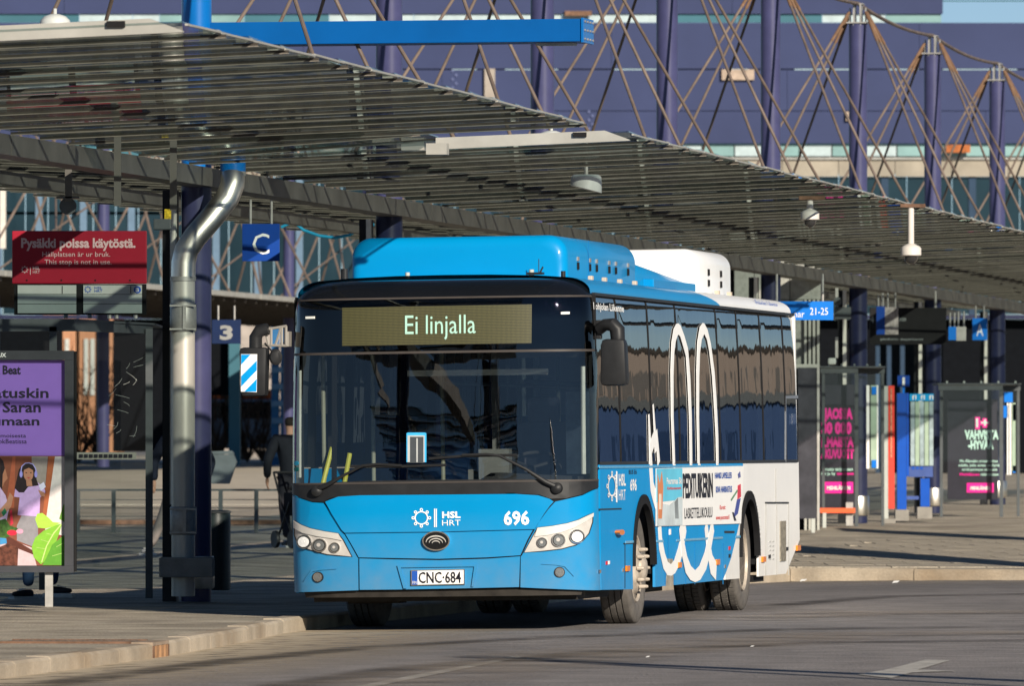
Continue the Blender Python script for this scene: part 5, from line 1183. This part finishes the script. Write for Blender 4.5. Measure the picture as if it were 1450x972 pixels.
# stroller
p = W(404, 778, 110); p.z = pav_z(110); stt = thing('stroller', 'black stroller with small wheels beside the walking person', 'stroller', p, R(25))
for x in (-.03, .40):
    for y in (-.28, .25): MB().lathe([(.06, -.02), (.11, -.022), (.115, 0), (.11, .022), (.06, .02)], (x, y, .115), 'x', 20).build('wheel', BLACKP, stt, 40)
fr_ = MB()
for x in (0, .37): fr_.tube([(x, -.28, .12), (x, .1, .55), (x, .38, .98)], .014, 8).tube([(x, .25, .12), (x, -.15, .6)], .014, 8)
fr_.tube([(0, .38, .98), (.37, .38, .98)], .016, 8).build('frame', BLACKP, stt, 40)
MB().prism([(.02, .42), (.35, .42), (.35, .72), (.02, .72)], -.3, .1).build('seat', mat('stroller_fabric', (.012, .012, .015), .9), stt)

# ================================================================== right-hand platform furniture
def pz(Y): return pav_z(Y)
def gb_(px, Y): p = W(px, 632, Y); return Vector((p.x, Y, pz(Y)))
def box_at(px0, py0, px1, py1, Y, d, m, name, parent, base, bev=0): return board(px0, py0, px1, py1, Y, d, m, name, parent, base, bev)
# elevator tower with stone cladding
Yt = 124; base = gb_(1105, Yt); tw = thing('lift_tower', 'stone clad lift tower under the canopy behind the bus', 'lift tower', base)
STONE = mat('grey_stone_cladding', (.30, .305, .28), .75, var=.2, vscale=14, bump=.2, bscale=30)
for x0, x1 in ((1040, 1067.5), (1068.5, 1118)):
    for y0, y1 in ((356, 369), (370, 424), (425, 470), (471, 520)): box_at(x0, y0, x1, y1, Yt, .1, STONE, 'stone_panel', tw, base)
box_at(1119, 356, 1162, 424, Yt+.1, .1, STONE, 'stone_panel', tw, base); box_at(1119, 425, 1138, 520, Yt+.1, .1, STONE, 'stone_panel', tw, base)
box_at(1036, 357, 1161, 760, Yt+.25, 3, BLACKM, 'core', tw, base); box_at(1020, 347, 1172, 355.5, Yt-.35, 3.4, mat('tower_roof_brown', (.10, .07, .06), .6), 'roof_slab', tw, base)
for x in (1139, 1145, 1151, 1157): box_at(x, 424.5, x+3.4, 760, Yt, .12, mat('pale_steel_frame', (.38, .38, .34), .5), 'frame_post', tw, base)
box_at(1118, 516, 1160, 522, Yt-.05, .1, MATS['pale_steel_frame'], 'frame_rail', tw, base)
# grey advert behind bus rear
Yk = 120; base = gb_(1146, Yk); kx = thing('poster_stand', 'tall grey framed poster stand standing just behind the bus rear', 'advert case', base)
box_at(1130, 521, 1157, 735, Yk, .12, mat('smoked_panel', (.05, .05, .06), .3, var=.4, vscale=3), 'panel', kx, base); box_at(1157, 521, 1160.5, 738, Yk-.02, .14, GALV, 'frame', kx, base); box_at(1149, 735, 1154, 755, Yk, .1, PANELW, 'leg', kx, base); box_at(1165, 727, 1170, 748, Yk+.2, .1, PANELW, 'leg', kx, base)
# shelters
SGD = glass('shelter_glass_dark', (.9, .92, .92), 1.5)
def shelter(x0, x1, x2, ytop, Y, label, ybot):
    base = gb_((x0+x2)/2, Y); t = thing('bus_shelter', label, 'bus shelter', base, 0, 'glass bus shelters on the far platform')
    k = FPX/Y; yb = 632+(CAM_H-base.z)*k
    for x, w in ((x0, 4), (x1, 5), (x2, 4)): box_at(x-w/2, ytop+6, x+w/2, yb, Y+(0 if x != x2 else .8), .06, GREYP, 'post', t, base)
    box_at(x0-4, ytop, x1+2, ytop+7, Y-.02, .08, GREYP, 'roof_edge', t, base); box_at(x1+2.2, ytop+.5, x2+3, ytop+7.5, Y+.4, .08, GREYP, 'roof_edge', t, base)
    box_at(x0-5, ytop-3, x2+4, ytop-1, Y-.05, 1.9, GREYP, 'roof_plate', t, base)
    for q in range(5): box_at(x0+8+q*(x2-x0-12)/4-1.2, ytop-6, x0+8+q*(x2-x0-12)/4+1.2, ytop-3.2, Y+.1, .03, PANELW, 'roof_bolt', t, base)
    box_at(x0+2.2, ytop+7.5, x1-2.7, yb-22, Y+.02, .01, SGD, 'glass_panel', t, base)
    box_at(x1+2.8, ytop+8, x2-2.2, yb-12, Y+.84, .01, SGD, 'glass_panel', t, base)
    return t, base
t, b = shelter(1166, 1213, 1250, 522, 127, 'glass shelter with pink lettered poster nearest the bus', 745)
DPO = mat('dark_poster', (.022, .020, .032), .4, var=.2); Yp = 127.4
box_at(1160, 545, 1210, 726, Yp, .08, DPO, 'poster', t, b)
P_ = lambda s, x, y, h, w, m, Yq, bold=.065, sh_=0: wt(s, m, x, y, h, w, Yq-.01, t, b, 'poster_lettering', bold, shear=sh_)
P_('JAOSSA', 1166.5, 593, 14, 41, PINK, Yp); P_('30 000', 1163, 614, 15, 43, PINK, Yp); P_('ILMAISTA', 1163, 633, 13, 46, PINK, Yp); P_('AKUVUOTT', 1162, 649, 12, 47, PINK, Yp)
P_('Tutustu tarjoamaan', 1163, 667, 4.5, 45, mat('mint_lettering', (.5, .75, .65), .5), Yp, .02); P_('hei ja hy', 1163, 673, 4, 20, MATS['mint_lettering'], Yp, .02); P_('tavoitteet', 1185, 673, 4, 24, PINK, Yp, .02)
box_at(1165, 683, 1208, 699, Yp-.01, .01, PINK, 'poster_block', t, b); wt('MEHILÄINEN', TXTW, 1171, 694, 5, 33, Yp-.02, t, b, 'poster_lettering', .05)
box_at(1158, 720, 1211, 727, Yp-.6, .35, mat('orange_bench', (.75, .12, .04), .5), 'bench', t, b)
for x0, x1, m in ((1227, 1231, DECAL), (1233, 1241.5, mat('pale_green_sheet', (.32, .42, .32), .5)), (1241.7, 1243.5, DECAL)): box_at(x0, 546, x1, 664, 127.3, .04, m, 'timetable', t, b)
box_at(1234.5, 548, 1241, 559, 127.28, .01, SIGNB2, 'timetable_badge', t, b); box_at(1234.5, 652, 1241, 663, 127.28, .01, SIGNB2, 'timetable_badge', t, b)
box_at(1198, 712, 1208, 745, 126.9, .2, GALV, 'bench_leg', t, b)
t, b = shelter(1333, 1418, 1442, 546, 136, 'glass shelter with Vahvista hyvää poster at the right edge', 733)
Yp = 136.4; box_at(1342, 566, 1413, 708, Yp, .08, DPO, 'poster', t, b)
MINT = MATS['mint_lettering']
wt('1+', PINK, 1381, 606, 13, 20, Yp-.012, t, b, 'poster_lettering', .12); wt('1+', MINT, 1382, 605, 12, 18, Yp-.02, t, b, 'poster_lettering', .02)
wt('VAHVISTA', MINT, 1366, 622, 12, 48, Yp-.01, t, b, 'poster_lettering', .05); wt('-HYVÄÄ', MINT, 1371, 636, 11.5, 36, Yp-.01, t, b, 'poster_lettering', .05)
for s, x, y, w in (('Me Elämään omaan ottaa', 1359, 655, 54), ('edelle, joka antaa on hyvä', 1357, 661, 58), ('terviä parempaa vaikutusta', 1362, 667, 50)): wt(s, MINT, x, y, 3.6, w, Yp-.01, t, b, 'poster_lettering', .02)
wt('Mehiläinen', PINK, 1359, 674, 3.6, 28, Yp-.01, t, b, 'poster_lettering', .02); wt('valvoistaan', MINT, 1388, 674, 3.6, 26, Yp-.01, t, b, 'poster_lettering', .02)
box_at(1369, 684.5, 1407, 698, Yp-.01, .01, PINK, 'poster_block', t, b); wt('MEHILÄINEN', TXTW, 1374, 694, 4.5, 28, Yp-.02, t, b, 'poster_lettering', .05)
for x0, x1, y0, y1, m in ((1426, 1428, 571, 673, DECAL), (1429.5, 1432, 571, 673, DECAL), (1433, 1438, 571, 668, MATS['pale_green_sheet']), (1422, 1434, 556, 570, SIGNB2), (1421, 1427, 575, 592, SIGNB2), (1434, 1438, 573, 596, SIGNB2), (1434, 1438, 660, 670, SIGNB2)): box_at(x0, y0, x1, y1, 136.2, .03, m, 'timetable', t, b)
# red pillar
Yr = 129.5; base = gb_(1257, Yr); t = thing('red_info_pillar', 'slim red and grey information pillar beside the first glass shelter', 'info pillar', base)
box_at(1258, 546.5, 1266.5, 721, Yr, .12, mat('signal_red', (.72, .06, .04), .45, var=.08), 'red_face', t, base); box_at(1251, 547, 1257.8, 735, Yr+.01, .3, PANELW, 'grey_side', t, base); box_at(1261, 551, 1263, 648, Yr-.01, .01, mat('pillar_text', (.5, .25, .15), .5, var=.8, vscale=60), 'text_strip', t, base); box_at(1251, 735.2, 1268, 742, Yr, .3, CONC, 'foot', t, base)
# blue info stand
Yi = 131; base = gb_(1296, Yi); t = thing('blue_info_stand', 'bright blue timetable stand on concrete feet with a small i sign on top', 'info stand', base)
COB = mat('cobalt_blue', (.0, .07, .42), .4, var=.08, coat=.3)
box_at(1270.5, 557, 1283.5, 722, Yi, .3, COB, 'blue_post', t, base); box_at(1284, 557, 1287, 675, Yi+.05, .2, COB, 'blue_frame', t, base)
box_at(1288, 558, 1322, 568, Yi+.05, .1, mat('cyan_header', (.0, .30, .65), .4), 'header', t, base)
for k in range(3): wt('f1', TXTW, 1291.5+k*12, 566, 6, 6, Yi+.045, t, base, 'lettering', .03)
for k in range(5): box_at(1289.5+k*6.6, 569, 1295.2+k*6.6, 660, Yi+.06, .05, (mat('timetable_sheet', (.30, .38, .40), .4, var=.35, vscale=6), MATS['pale_green_sheet'])[k % 2], 'timetable', t, base)
box_at(1287.2, 661, 1321, 676, Yi+.05, .12, mat('slate_blue', (.05, .09, .28), .5), 'lower_rail', t, base)
for k in range(3): box_at(1291+k*6, 661.5, 1295+k*6, 665, Yi+.045, .01, COB, 'button', t, base)
box_at(1303.5, 678, 1316.5, 718, Yi+.1, .2, COB, 'blue_leg', t, base); box_at(1284, 703, 1311, 708, Yi+.15, .05, MATS['slate_blue'], 'cross_bar', t, base)
box_at(1268, 722.5, 1287, 738, Yi-.05, .4, CONC, 'foot', t, base); box_at(1299, 718.5, 1320, 735, Yi+.05, .4, CONC, 'foot', t, base)
box_at(1271, 532, 1288, 548, Yi+.1, .05, SIGNB, 'i_sign', t, base); wt('i', TXTW, 1279.5, 545, 10, 4, Yi+.095, t, base, 'lettering', .08, 'CENTER'); box_at(1278, 548, 1281, 557, Yi+.1, .04, SIGNB2, 'sign_stem', t, base)
# camera-like box & speakers under canopy
base = W(1190, 455, 121); t = thing('ceiling_equipment', 'grey box and round loudspeaker hanging behind the lift tower', 'loudspeaker', base)
box_at(1182, 435, 1205, 452, 121, .3, GREYP, 'housing', t, base); box_at(1183, 408, 1187, 436, 121.1, .04, GALV, 'stem', t, base); MB().lathe([(.06, 0), (.05, .1)], W(1186, 427, 120.8)-base, 'y', 16).build('speaker', GREYP, t)
base = W(1178, 512, 124); t = thing('wall_lamp', 'small white wall lamp behind the first glass shelter', 'lamp', base); MB().box((0, 0, 0), (.12, .1, .1), bev=.03).build('lamp_head', PANELW, t); MB().b2((.05, 0, .05), (.09, .03, .35)).build('lamp_arm', GALV, t)
# structures standing just right of the frame, whose shadows cross the road and the platform
def offroof(poly, h, label):
    c = Vector((sum(p[0] for p in poly)/4, sum(p[1] for p in poly)/4, 0)); t = thing('flat_roof_shelter', label, 'shelter', (c.x, c.y, pav_z(c.y)), 0, 'flat roof shelters right of the frame'); g = pav_z(c.y)
    V = [(x-c.x, y-c.y, h-g) for x, y in poly]+[(x-c.x, y-c.y, h-g+.12) for x, y in poly]
    MB().add(V, [(3, 2, 1, 0), (4, 5, 6, 7)]+[(i, (i+1) % 4, (i+1) % 4+4, i+4) for i in range(4)]).build('roof', GREYP, t)
    for x, y in poly[1:3]: q = Vector((x, y, 0)).lerp(c, .12)-c; MB().tube([(q.x, q.y, 0), (q.x, q.y, h-g-.01)], .05, 10).build('post', GREYP, t, 40)
SH = Vector((SUNV.x, SUNV.y))/SUNV.z
def above(P, h): return [(x+SH.x*(h-pav_z(y)), y+SH.y*(h-pav_z(y))) for x, y in P]
offroof(above([(2.6, 117.8), (7.6, 94.2), (7.6, 93.0), (2.6, 111.0)], 4.3), 4.3, 'nearer flat roof right of the frame, its shadow behind the bus rear')
offroof(above([(4.9, 125.8), (9.2, 111.2), (9.2, 107.8), (4.9, 122.8)], 4.0), 4.0, 'farther flat roof right of the frame, its shadow before the glass shelters')
t = thing('overhead_bar', 'long overhead bar on posts right of the frame whose shadow crosses the road', 'gantry', (4.3+.3, 51.4, 0))
a = above([(-.15, 61.5)], 4.0)[0]; b = above([(7.0, 49.4)], 4.0)[0]; t.location = (a[0], a[1], 0); dd = Vector((b[0]-a[0], b[1]-a[1], 0))
MB().tube([Vector((0, 0, 4.0)), dd+Vector((0, 0, 4.0))], .13, 10).build('bar', GALV, t, 40)
for q in (Vector((.05, -.08, 0)), dd): MB().tube([q, q+Vector((0, 0, 4.0))], .06, 10).build('post', GALV, t, 40)

# ================================================================== left background: railing, wall, bank, second platform
Yf = 122; base = gb_(250, Yf); rl = thing('railing', 'low grey metal railing across the back of the pavement', 'railing', base)
mb = MB(); x0 = W(-900, 700, Yf).x-base.x; x1 = W(440, 700, Yf).x-base.x; h = .62
MB().b2((x0, -.02, h-.03), (x1, .02, h)).build('top_rail', GREYP, rl); 
for z in (.10, .22, .34, .46): MB().b2((x0, -.006, z), (x1, .006, z+.012)).build('wire_rail', GREYP, rl)
x = x0
while x < x1: MB().b2((x-.03, -.025, -.02), (x+.03, .025, h-.031)).build('railing_post', GREYP, rl); x += .51
Yw = 150; o = MB().b2((W(-900, 0, Yw).x, Yw, .12), (W(450, 0, Yw).x, Yw+.4, .50)).build('retaining_wall', mat('pale_wall', (.74, .70, .60), .8, var=.15, vscale=1.2), None); tag(o, 'low pale retaining wall behind the railing', 'wall')
o = MB().b2((W(-900, 0, 130).x, 128, .2), (W(450, 0, 130).x, 128.5, .42)).build('rusty_kerb', RUST, None); tag(o, 'rusty brown edging behind the low railing', 'edging')
V = [(-14, Yw+.2, .515), (-1.5, Yw+.2, .515), (-1.5, 166, .9), (-14, 166, .9), (-14, 240, 1.25), (1, 240, 1.25), (-1.5, 166, .9)]
struct(meshobj('second_platform', [(-40, Yw+.3, .505), (-2.0, Yw+.3, .505), (-2.0, 168, .98), (-40, 168, .98), (2.0, 330, 1.2), (-60, 330, 1.2)], [(0, 1, 2, 3), (3, 2, 4, 5)], mat('bright_dust', (.46, .41, .33), .9, var=.15, vscale=1)))
# second canopy row, further left
def row2(s, l=0): 
    Z = 175+s*math.cos(RA); X = (146-725)*175/FPX+(Z-175)*math.tan(RA); return Vector((X+l*math.cos(RA), Z-l*math.sin(RA), 1.1))
cc = row2(-40); t2 = thing('far_canopy', 'dark canopy of the second platform with a pale edge, left background', 'canopy', (cc.x, cc.y, 0), -RA)
for k in range(14):
    MB().b2((-3.2, k*8.0, 4.55), (3.2, k*8.0+7.95, 4.62)).build('roof_section', mat('far_roof', (.06, .055, .05), .7), t2)
    MB().b2((3.2, k*8.0, 4.54), (3.3, k*8.0+7.95, 4.64)).build('roof_edge', FASC, t2)
    for q in range(7): MB().b2((-3.2, k*8.0+q*1.14, 4.45), (3.2, k*8.0+q*1.14+.06, 4.545)).build('rafter', BAR, t2)
names2 = ['slender purple mast of the far platform at the left, above the red sign', 'slender purple mast of the far platform behind the downpipe', 'slender purple mast of the far platform beside the letter C sign', 'slender purple mast of the far platform above the bus corner']
for n in range(-1, 7):
    c = row2(n*S); m = thing('far_mast', names2[n] if 0 <= n < 4 else 'slender purple mast of the far platform behind canopy and bus, %s from the left' % ['first', 'fifth', 'sixth', 'seventh'][max(0, n-3)], 'mast', c, -RA, 'masts of the far platform')
    MB().tube([(0, 0, 0), (0, 0, 8.6)], .13, 14).build('shaft', PURPLE, m, 40)
    for s in (-1, 1):
        for b in (-S/3, 0, S/3): MB().tube([(0, 0, 8.5), (s*2.0, b, 3.6)], .028, 6).build('stay_rod', ROD, m); 
        MB().tube([(s*2.0, -S/3, 3.6), (s*.1, S*.5, 6.4)], .022, 6).build('stay_rod', ROD, m)
# ================================================================== purple station building
Yb = 215; base = Vector((0, Yb, 0)); HALLK = mat('hall_painted_shade', (.004, .005, .007), .9, var=.2, spec=.1); bd = thing('station_building', 'large purple panelled station building behind the canopy masts', 'building', base)
def fb(px0, py0, px1, py1, m, name, y=0, d=.15): a = W(px0, py1, Yb+y)-base; b = W(px1, py0, Yb+y)-base; return MB().b2((a.x, y, a.z), (b.x, y+d, b.z)).build(name, m, bd)
bands = [(-70, -22), (-21, 19), (32, 97), (98.8, 156.5), (157.5, 203)]
for bi, (y0, y1) in enumerate(bands):
    x = -892+bi*37 % 60
    while x < 1560:
        x2 = min(x+420+((bi*53) % 90), 1560)
        if bi < 2 and x2 > 1335:
            if x < 1335: fb(x, y0, 1335, y1, FACADE, 'facade_panel', random.uniform(0, .02))
            break
        fb(x, y0, x2-.5, y1, FACADE, 'facade_panel', random.uniform(0, .02)); x = x2
fb(-892, 32, 1560, 203, PURPD, 'panel_backing', .2, .1); fb(-892, -70, 1334, 19, PURPD, 'panel_backing', .2, .1)
MB().b2((-28.5, .5, W(0, 203, Yb).z), (16, 24, W(0, 33, Yb).z)).build('upper_floor', PURPD, bd)
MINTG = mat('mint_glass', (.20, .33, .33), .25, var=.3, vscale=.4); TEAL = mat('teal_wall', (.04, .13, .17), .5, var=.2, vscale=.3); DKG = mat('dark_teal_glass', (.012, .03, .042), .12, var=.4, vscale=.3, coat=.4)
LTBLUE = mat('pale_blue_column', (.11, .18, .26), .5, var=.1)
x = -892
random.seed(3)
while x < 1333:
    w = random.choice((38, 64, 90, 120)); x2 = min(x+w, 1333); m = random.choice((mat('white_glass', (.40, .49, .51), .3, var=.1), MATS['white_glass'], MATS['white_glass'], MATS['white_glass'], MINTG, TEAL)); fb(x+.4, 19.5, x2-.4, 31.5, m, 'slit_window', .10, .08); x = x2
for x0, x1, y0, y1, m in ((1022, 1068, 98, 113, mat('rusty_white_panel', (.42, .33, .26), .7, var=.5, vscale=2.5)), (1198, 1211, 158, 171, MATS['rusty_white_panel']), (686, 701, 97, 140, mat('vent_beige', (.32, .28, .24), .7)), (800, 838, 15, 22, RUST), (1340, 1374, 205, 216, mat('orange_plate', (.36, .11, .03), .6, var=.3))): fb(x0, y0, x1, y1, m, 'wall_fixture', -.12, .1)
mb = MB()
for xx, yy in ((641, 100), (834, 158), (641, 158)):
    for k in range(7):
        a = W(xx+(k % 2)*5, yy+k*6, Yb)-base; mb.lathe([(.035, 0), (.035, -.03)], (a.x, 0, a.z), 'y', 8)
mb.build('wall_studs', mat('stud', (.10, .12, .24), .5), bd)['kind'] = 'stuff'
# roof rail at the sky edge, upper windows, beige band, dark glass hall
fb(1334, 0, 1560, 1.5, TEAL, 'roof_rail', .5, .1)
x = -892
while x < 1560:
    x2 = x+46; fb(x+1, 204, x2-1, 221, random.choice((MINTG, MATS['white_glass'], MATS['white_glass'], TEAL, MINTG)), 'upper_window', .15, .08); x = x2
BEI = mat('beige_stone_band', (.30, .27, .22), .8, var=.3, vscale=.7)
x = -892
while x < 1560: x2 = x+80; fb(x, 226, x2-1, 250, BEI, 'stone_band', .35, .1); x = x2
fb(-892, 221.5, 1560, 225.5, mat('sill_cream', (.42, .42, .40), .6), 'sill', .25, .15)
fb(-892, 203.5, 1560, 204.5, TEAL, 'soffit_edge', .05, .1)
for x0, x1 in ((870, 945), (1035, 1060), (1125, 1205), (1258, 1300), (1335, 1440), (640, 675), (715, 790), (300, 420)): fb(x0, 97.1, x1, 98.7, mat('pale_cyan_gap', (.35, .48, .52), .5), 'light_gap', .03, .1)
x = -892
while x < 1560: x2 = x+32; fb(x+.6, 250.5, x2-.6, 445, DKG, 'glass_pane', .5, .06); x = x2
for x in (-2, 55, 118, 186, 247, 306, 365, 424, 690, 893, 1012, 1130, 1253, 1377, 1500): 
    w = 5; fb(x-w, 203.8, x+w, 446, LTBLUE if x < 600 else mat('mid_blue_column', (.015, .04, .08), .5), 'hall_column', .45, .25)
fb(-892, 300, 480, 304, LTBLUE, 'transom', .5, .1); fb(-892, 446, 1560, 452, PURPD, 'floor_edge', .4, .3)
fb(0, 245, 8, 352, mat('cream_post', (.6, .56, .5), .5), 'cream_post', -2, .2)
# ground-floor hall: near-black walls painted as deep interior shade, side partitions with gaps that show the street beyond
fb(160, 452.5, 300, 640, HALLK, 'hall_shade_wall', 1.0, .3); fb(-892, 452.5, 88, 640, HALLK, 'hall_shade_wall', 1.0, .3); fb(410, 452.5, 1240, 660, HALLK, 'hall_shade_wall', 1.0, .3)
fb(1335, 452.5, 1560, 675, HALLK, 'hall_shade_wall', 1.0, .3); fb(1240.5, 452.5, 1334.5, 675, mat('hall_teal', (.008, .02, .03), .5, var=.5, vscale=.5), 'hall_shade_wall', 4.0, .3)
for x in (1240, 1256, 1275, 1300, 1318): fb(x, 470, x+6, 675, mat('mid_blue_column', (.05, .13, .25)), 'hall_column', 2, .2)
fb(300, 452.5, 330, 560, HALLK, 'hall_shade_panel', 1, .3)
for x, m in ((324, TEAL), (384, BRIGHTB), (397, BRIGHTB)): fb(x, 452.5, x+(16 if x < 380 else 11), 665, m if m is TEAL else mat('blue_lattice', (.02, .12, .28), .5), 'hall_post', .5, .4)
for k in range(6): fb(384, 520+k*24, 409, 528+k*24, mat('lattice_bar', (.10, .22, .36), .5), 'lattice_bar', .3, .1)
# orange building and street beyond (seen through the gaps)
base = Vector((0, 300, 0)); t = thing('orange_building', 'orange brick building far behind the shelter glass', 'building', base)
for x0, x1 in ((60, 108), (112, 135), (137, 165), (300, 420)):
    a = W(x0, 690, 300)-base; b = W(x1, 440, 300)-base; MB().b2((a.x, 0, a.z), (b.x, 6, b.z)).build('wall', mat('orange_brick', (.38, .19, .105), .8, var=.15, vscale=.8) if x0 < 200 else mat('pale_street', (.34, .30, .27), .8, var=.5, vscale=.5), t)
for x in (92, 119, 128): a = W(x, 560, 299.9)-base; b = W(x+6, 480, 299.9)-base; MB().b2((a.x, -.1, a.z), (b.x, 0, b.z)).build('window', PANELW, t)
for i, (x, y) in enumerate(((310, 583), (352, 578))):
    p = W(x, y+60, 260); o = thing('parked_van', ['orange and grey van beyond the hall, left one', 'white and orange van beyond the hall, right one'][i], 'van', (p.x, 260, 1.0), 0, 'vans parked beyond the hall')
    MB().box((0, 0, 1.2), (1.8, 4.5, 1.5), bev=.2).build('body', mat('van_grey', (.2, .22, .24), .5), o, 40); MB().box((0, -2.27, 1.62), (1.5, .05, .5)).build('windscreen', BLACKG, o); MB().box((0, 0, 2.1), (1.7, 3.6, .28), bev=.05).build('roof_panel', mat('van_orange', (.70, .14, .03), .5), o)
    for s in (-1, 1): MB().lathe([(.3, -.1), (.3, .1)], (s*.8, -1.4, .3), 'x', 16).build('wheel', RUBBER, o, 40)
# bare shrubs in front of that street
def shrub(px, Y, h, label, seed):
    random.seed(seed); p = W(px, 700, Y); z0 = 1.1; t = thing('bare_shrub', label, 'shrub', (p.x, Y, z0), 0, 'bare shrubs beyond the hall')
    tr = MB(); tw_ = MB()
    for k in range(16):
        a = random.uniform(0, 6.28); d = Vector((math.cos(a)*.5, math.sin(a)*.5, 1)).normalized(); q = Vector((0, 0, 0)); pts = [q]
        for s in range(5): d = (d+Vector((random.uniform(-.3, .3), random.uniform(-.3, .3), .1))).normalized(); q = q+d*h/5; pts.append(q)
        tr.tube(pts, [.03, .024, .018, .014, .01, .005], 5)
        for s in range(14):
            b = random.choice(pts[1:]); e = b+Vector((random.uniform(-.4, .4), random.uniform(-.4, .4), random.uniform(.1, .5))); tw_.tube([b, e], [.008, .003], 3)
    tr.build('stems', mat('bark', (.16, .11, .08), .9), t); tw_.build('twigs', mat('twig', (.24, .16, .11), .9), t)['kind'] = 'stuff'
for i, (x, h) in enumerate(((112, 2.6), (136, 3.2), (305, 2.8), (350, 3.0), (372, 2.6))): shrub(x, 235, h, ['leftmost bare brown shrub seen through the shelter glass', 'taller bare brown shrub seen through the shelter glass', 'bare shrub behind the grit box', 'bare shrub beside the bus mirror', 'bare shrub just left of the blue lattice'][i], 20+i)
# loose blue hose hanging under the canopy
P = [W(x, y, 100) for x, y in ((398, 322), (415, 314), (430, 326), (452, 334), (474, 337), (495, 333), (512, 322), (530, 318))]; o0 = P[0].copy()
o = MB().tube([q-o0 for q in P], .018, 8).build('blue_cable', mat('cable_cyan', (.02, .32, .55), .5), None, 40); o.location = o0; tag(o, 'light blue cable sagging between the C sign and the next mast', 'cable')
# ================================================================== things beyond the frame that the glass reflects
BR = mat('brown_office_wall', (.20, .165, .14), .8, var=.1, vscale=.1)
def block(name, label, c, sz, m, rz=0, cat='building', rows=2, cols=14):
    t = thing(name, label, cat, (c[0], c[1], 0), rz); MB().b2((-sz[0]/2, -sz[1]/2, 0), (sz[0]/2, sz[1]/2, sz[2])).build('wall', m, t)
    MB().b2((-sz[0]/2-.3, -sz[1]/2-.3, sz[2]), (sz[0]/2+.3, sz[1]/2+.3, sz[2]+.45)).build('roof', DARKMET if 'depot' not in name else GREYP, t)
    me = None
    for r_ in range(rows):
        for k in range(cols):
            for s in (-1, 1):
                if me is None: o = MB().box((0, 0, 0), (sz[0]/cols*.5, .12, sz[2]/rows*.34)).build('window', mat('office_window', (.09, .085, .08), .4) if 'office' in name else BLACKG if 'depot' not in name else mat('depot_window', (.012, .03, .08), .3), t); me = o.data
                else: o = bpy.data.objects.new('window', me); COL.objects.link(o); o.parent = t
                o.location = (-sz[0]/2+(k+.5)*sz[0]/cols, s*(sz[1]/2+.03), (r_+.55)*sz[2]/rows)
block('office_building', 'brown office building right of the frame, mirrored in the bus side windows', (130, 390), (150, 14, 10.8), BR, R(-12))
block('depot_hall', 'dark blue depot hall right of the frame, mirrored low in the bus windows', (62, 240), (64, 10, 4.3), mat('depot_blue', (.02, .05, .13), .6), R(-14), rows=1, cols=10)
block('terminal_building', 'dark terminal building behind the camera mirrored in the windscreen', (-40, -70), (60, 12, 5.2), mat('dark_cladding', (.04, .04, .045), .7), R(12), rows=1, cols=9)
block('tall_block', 'grey block behind the camera mirrored in the windscreen', (-28, -30), (5, 8, 14), mat('grey_block', (.14, .13, .12), .7), R(-5), rows=4, cols=2)
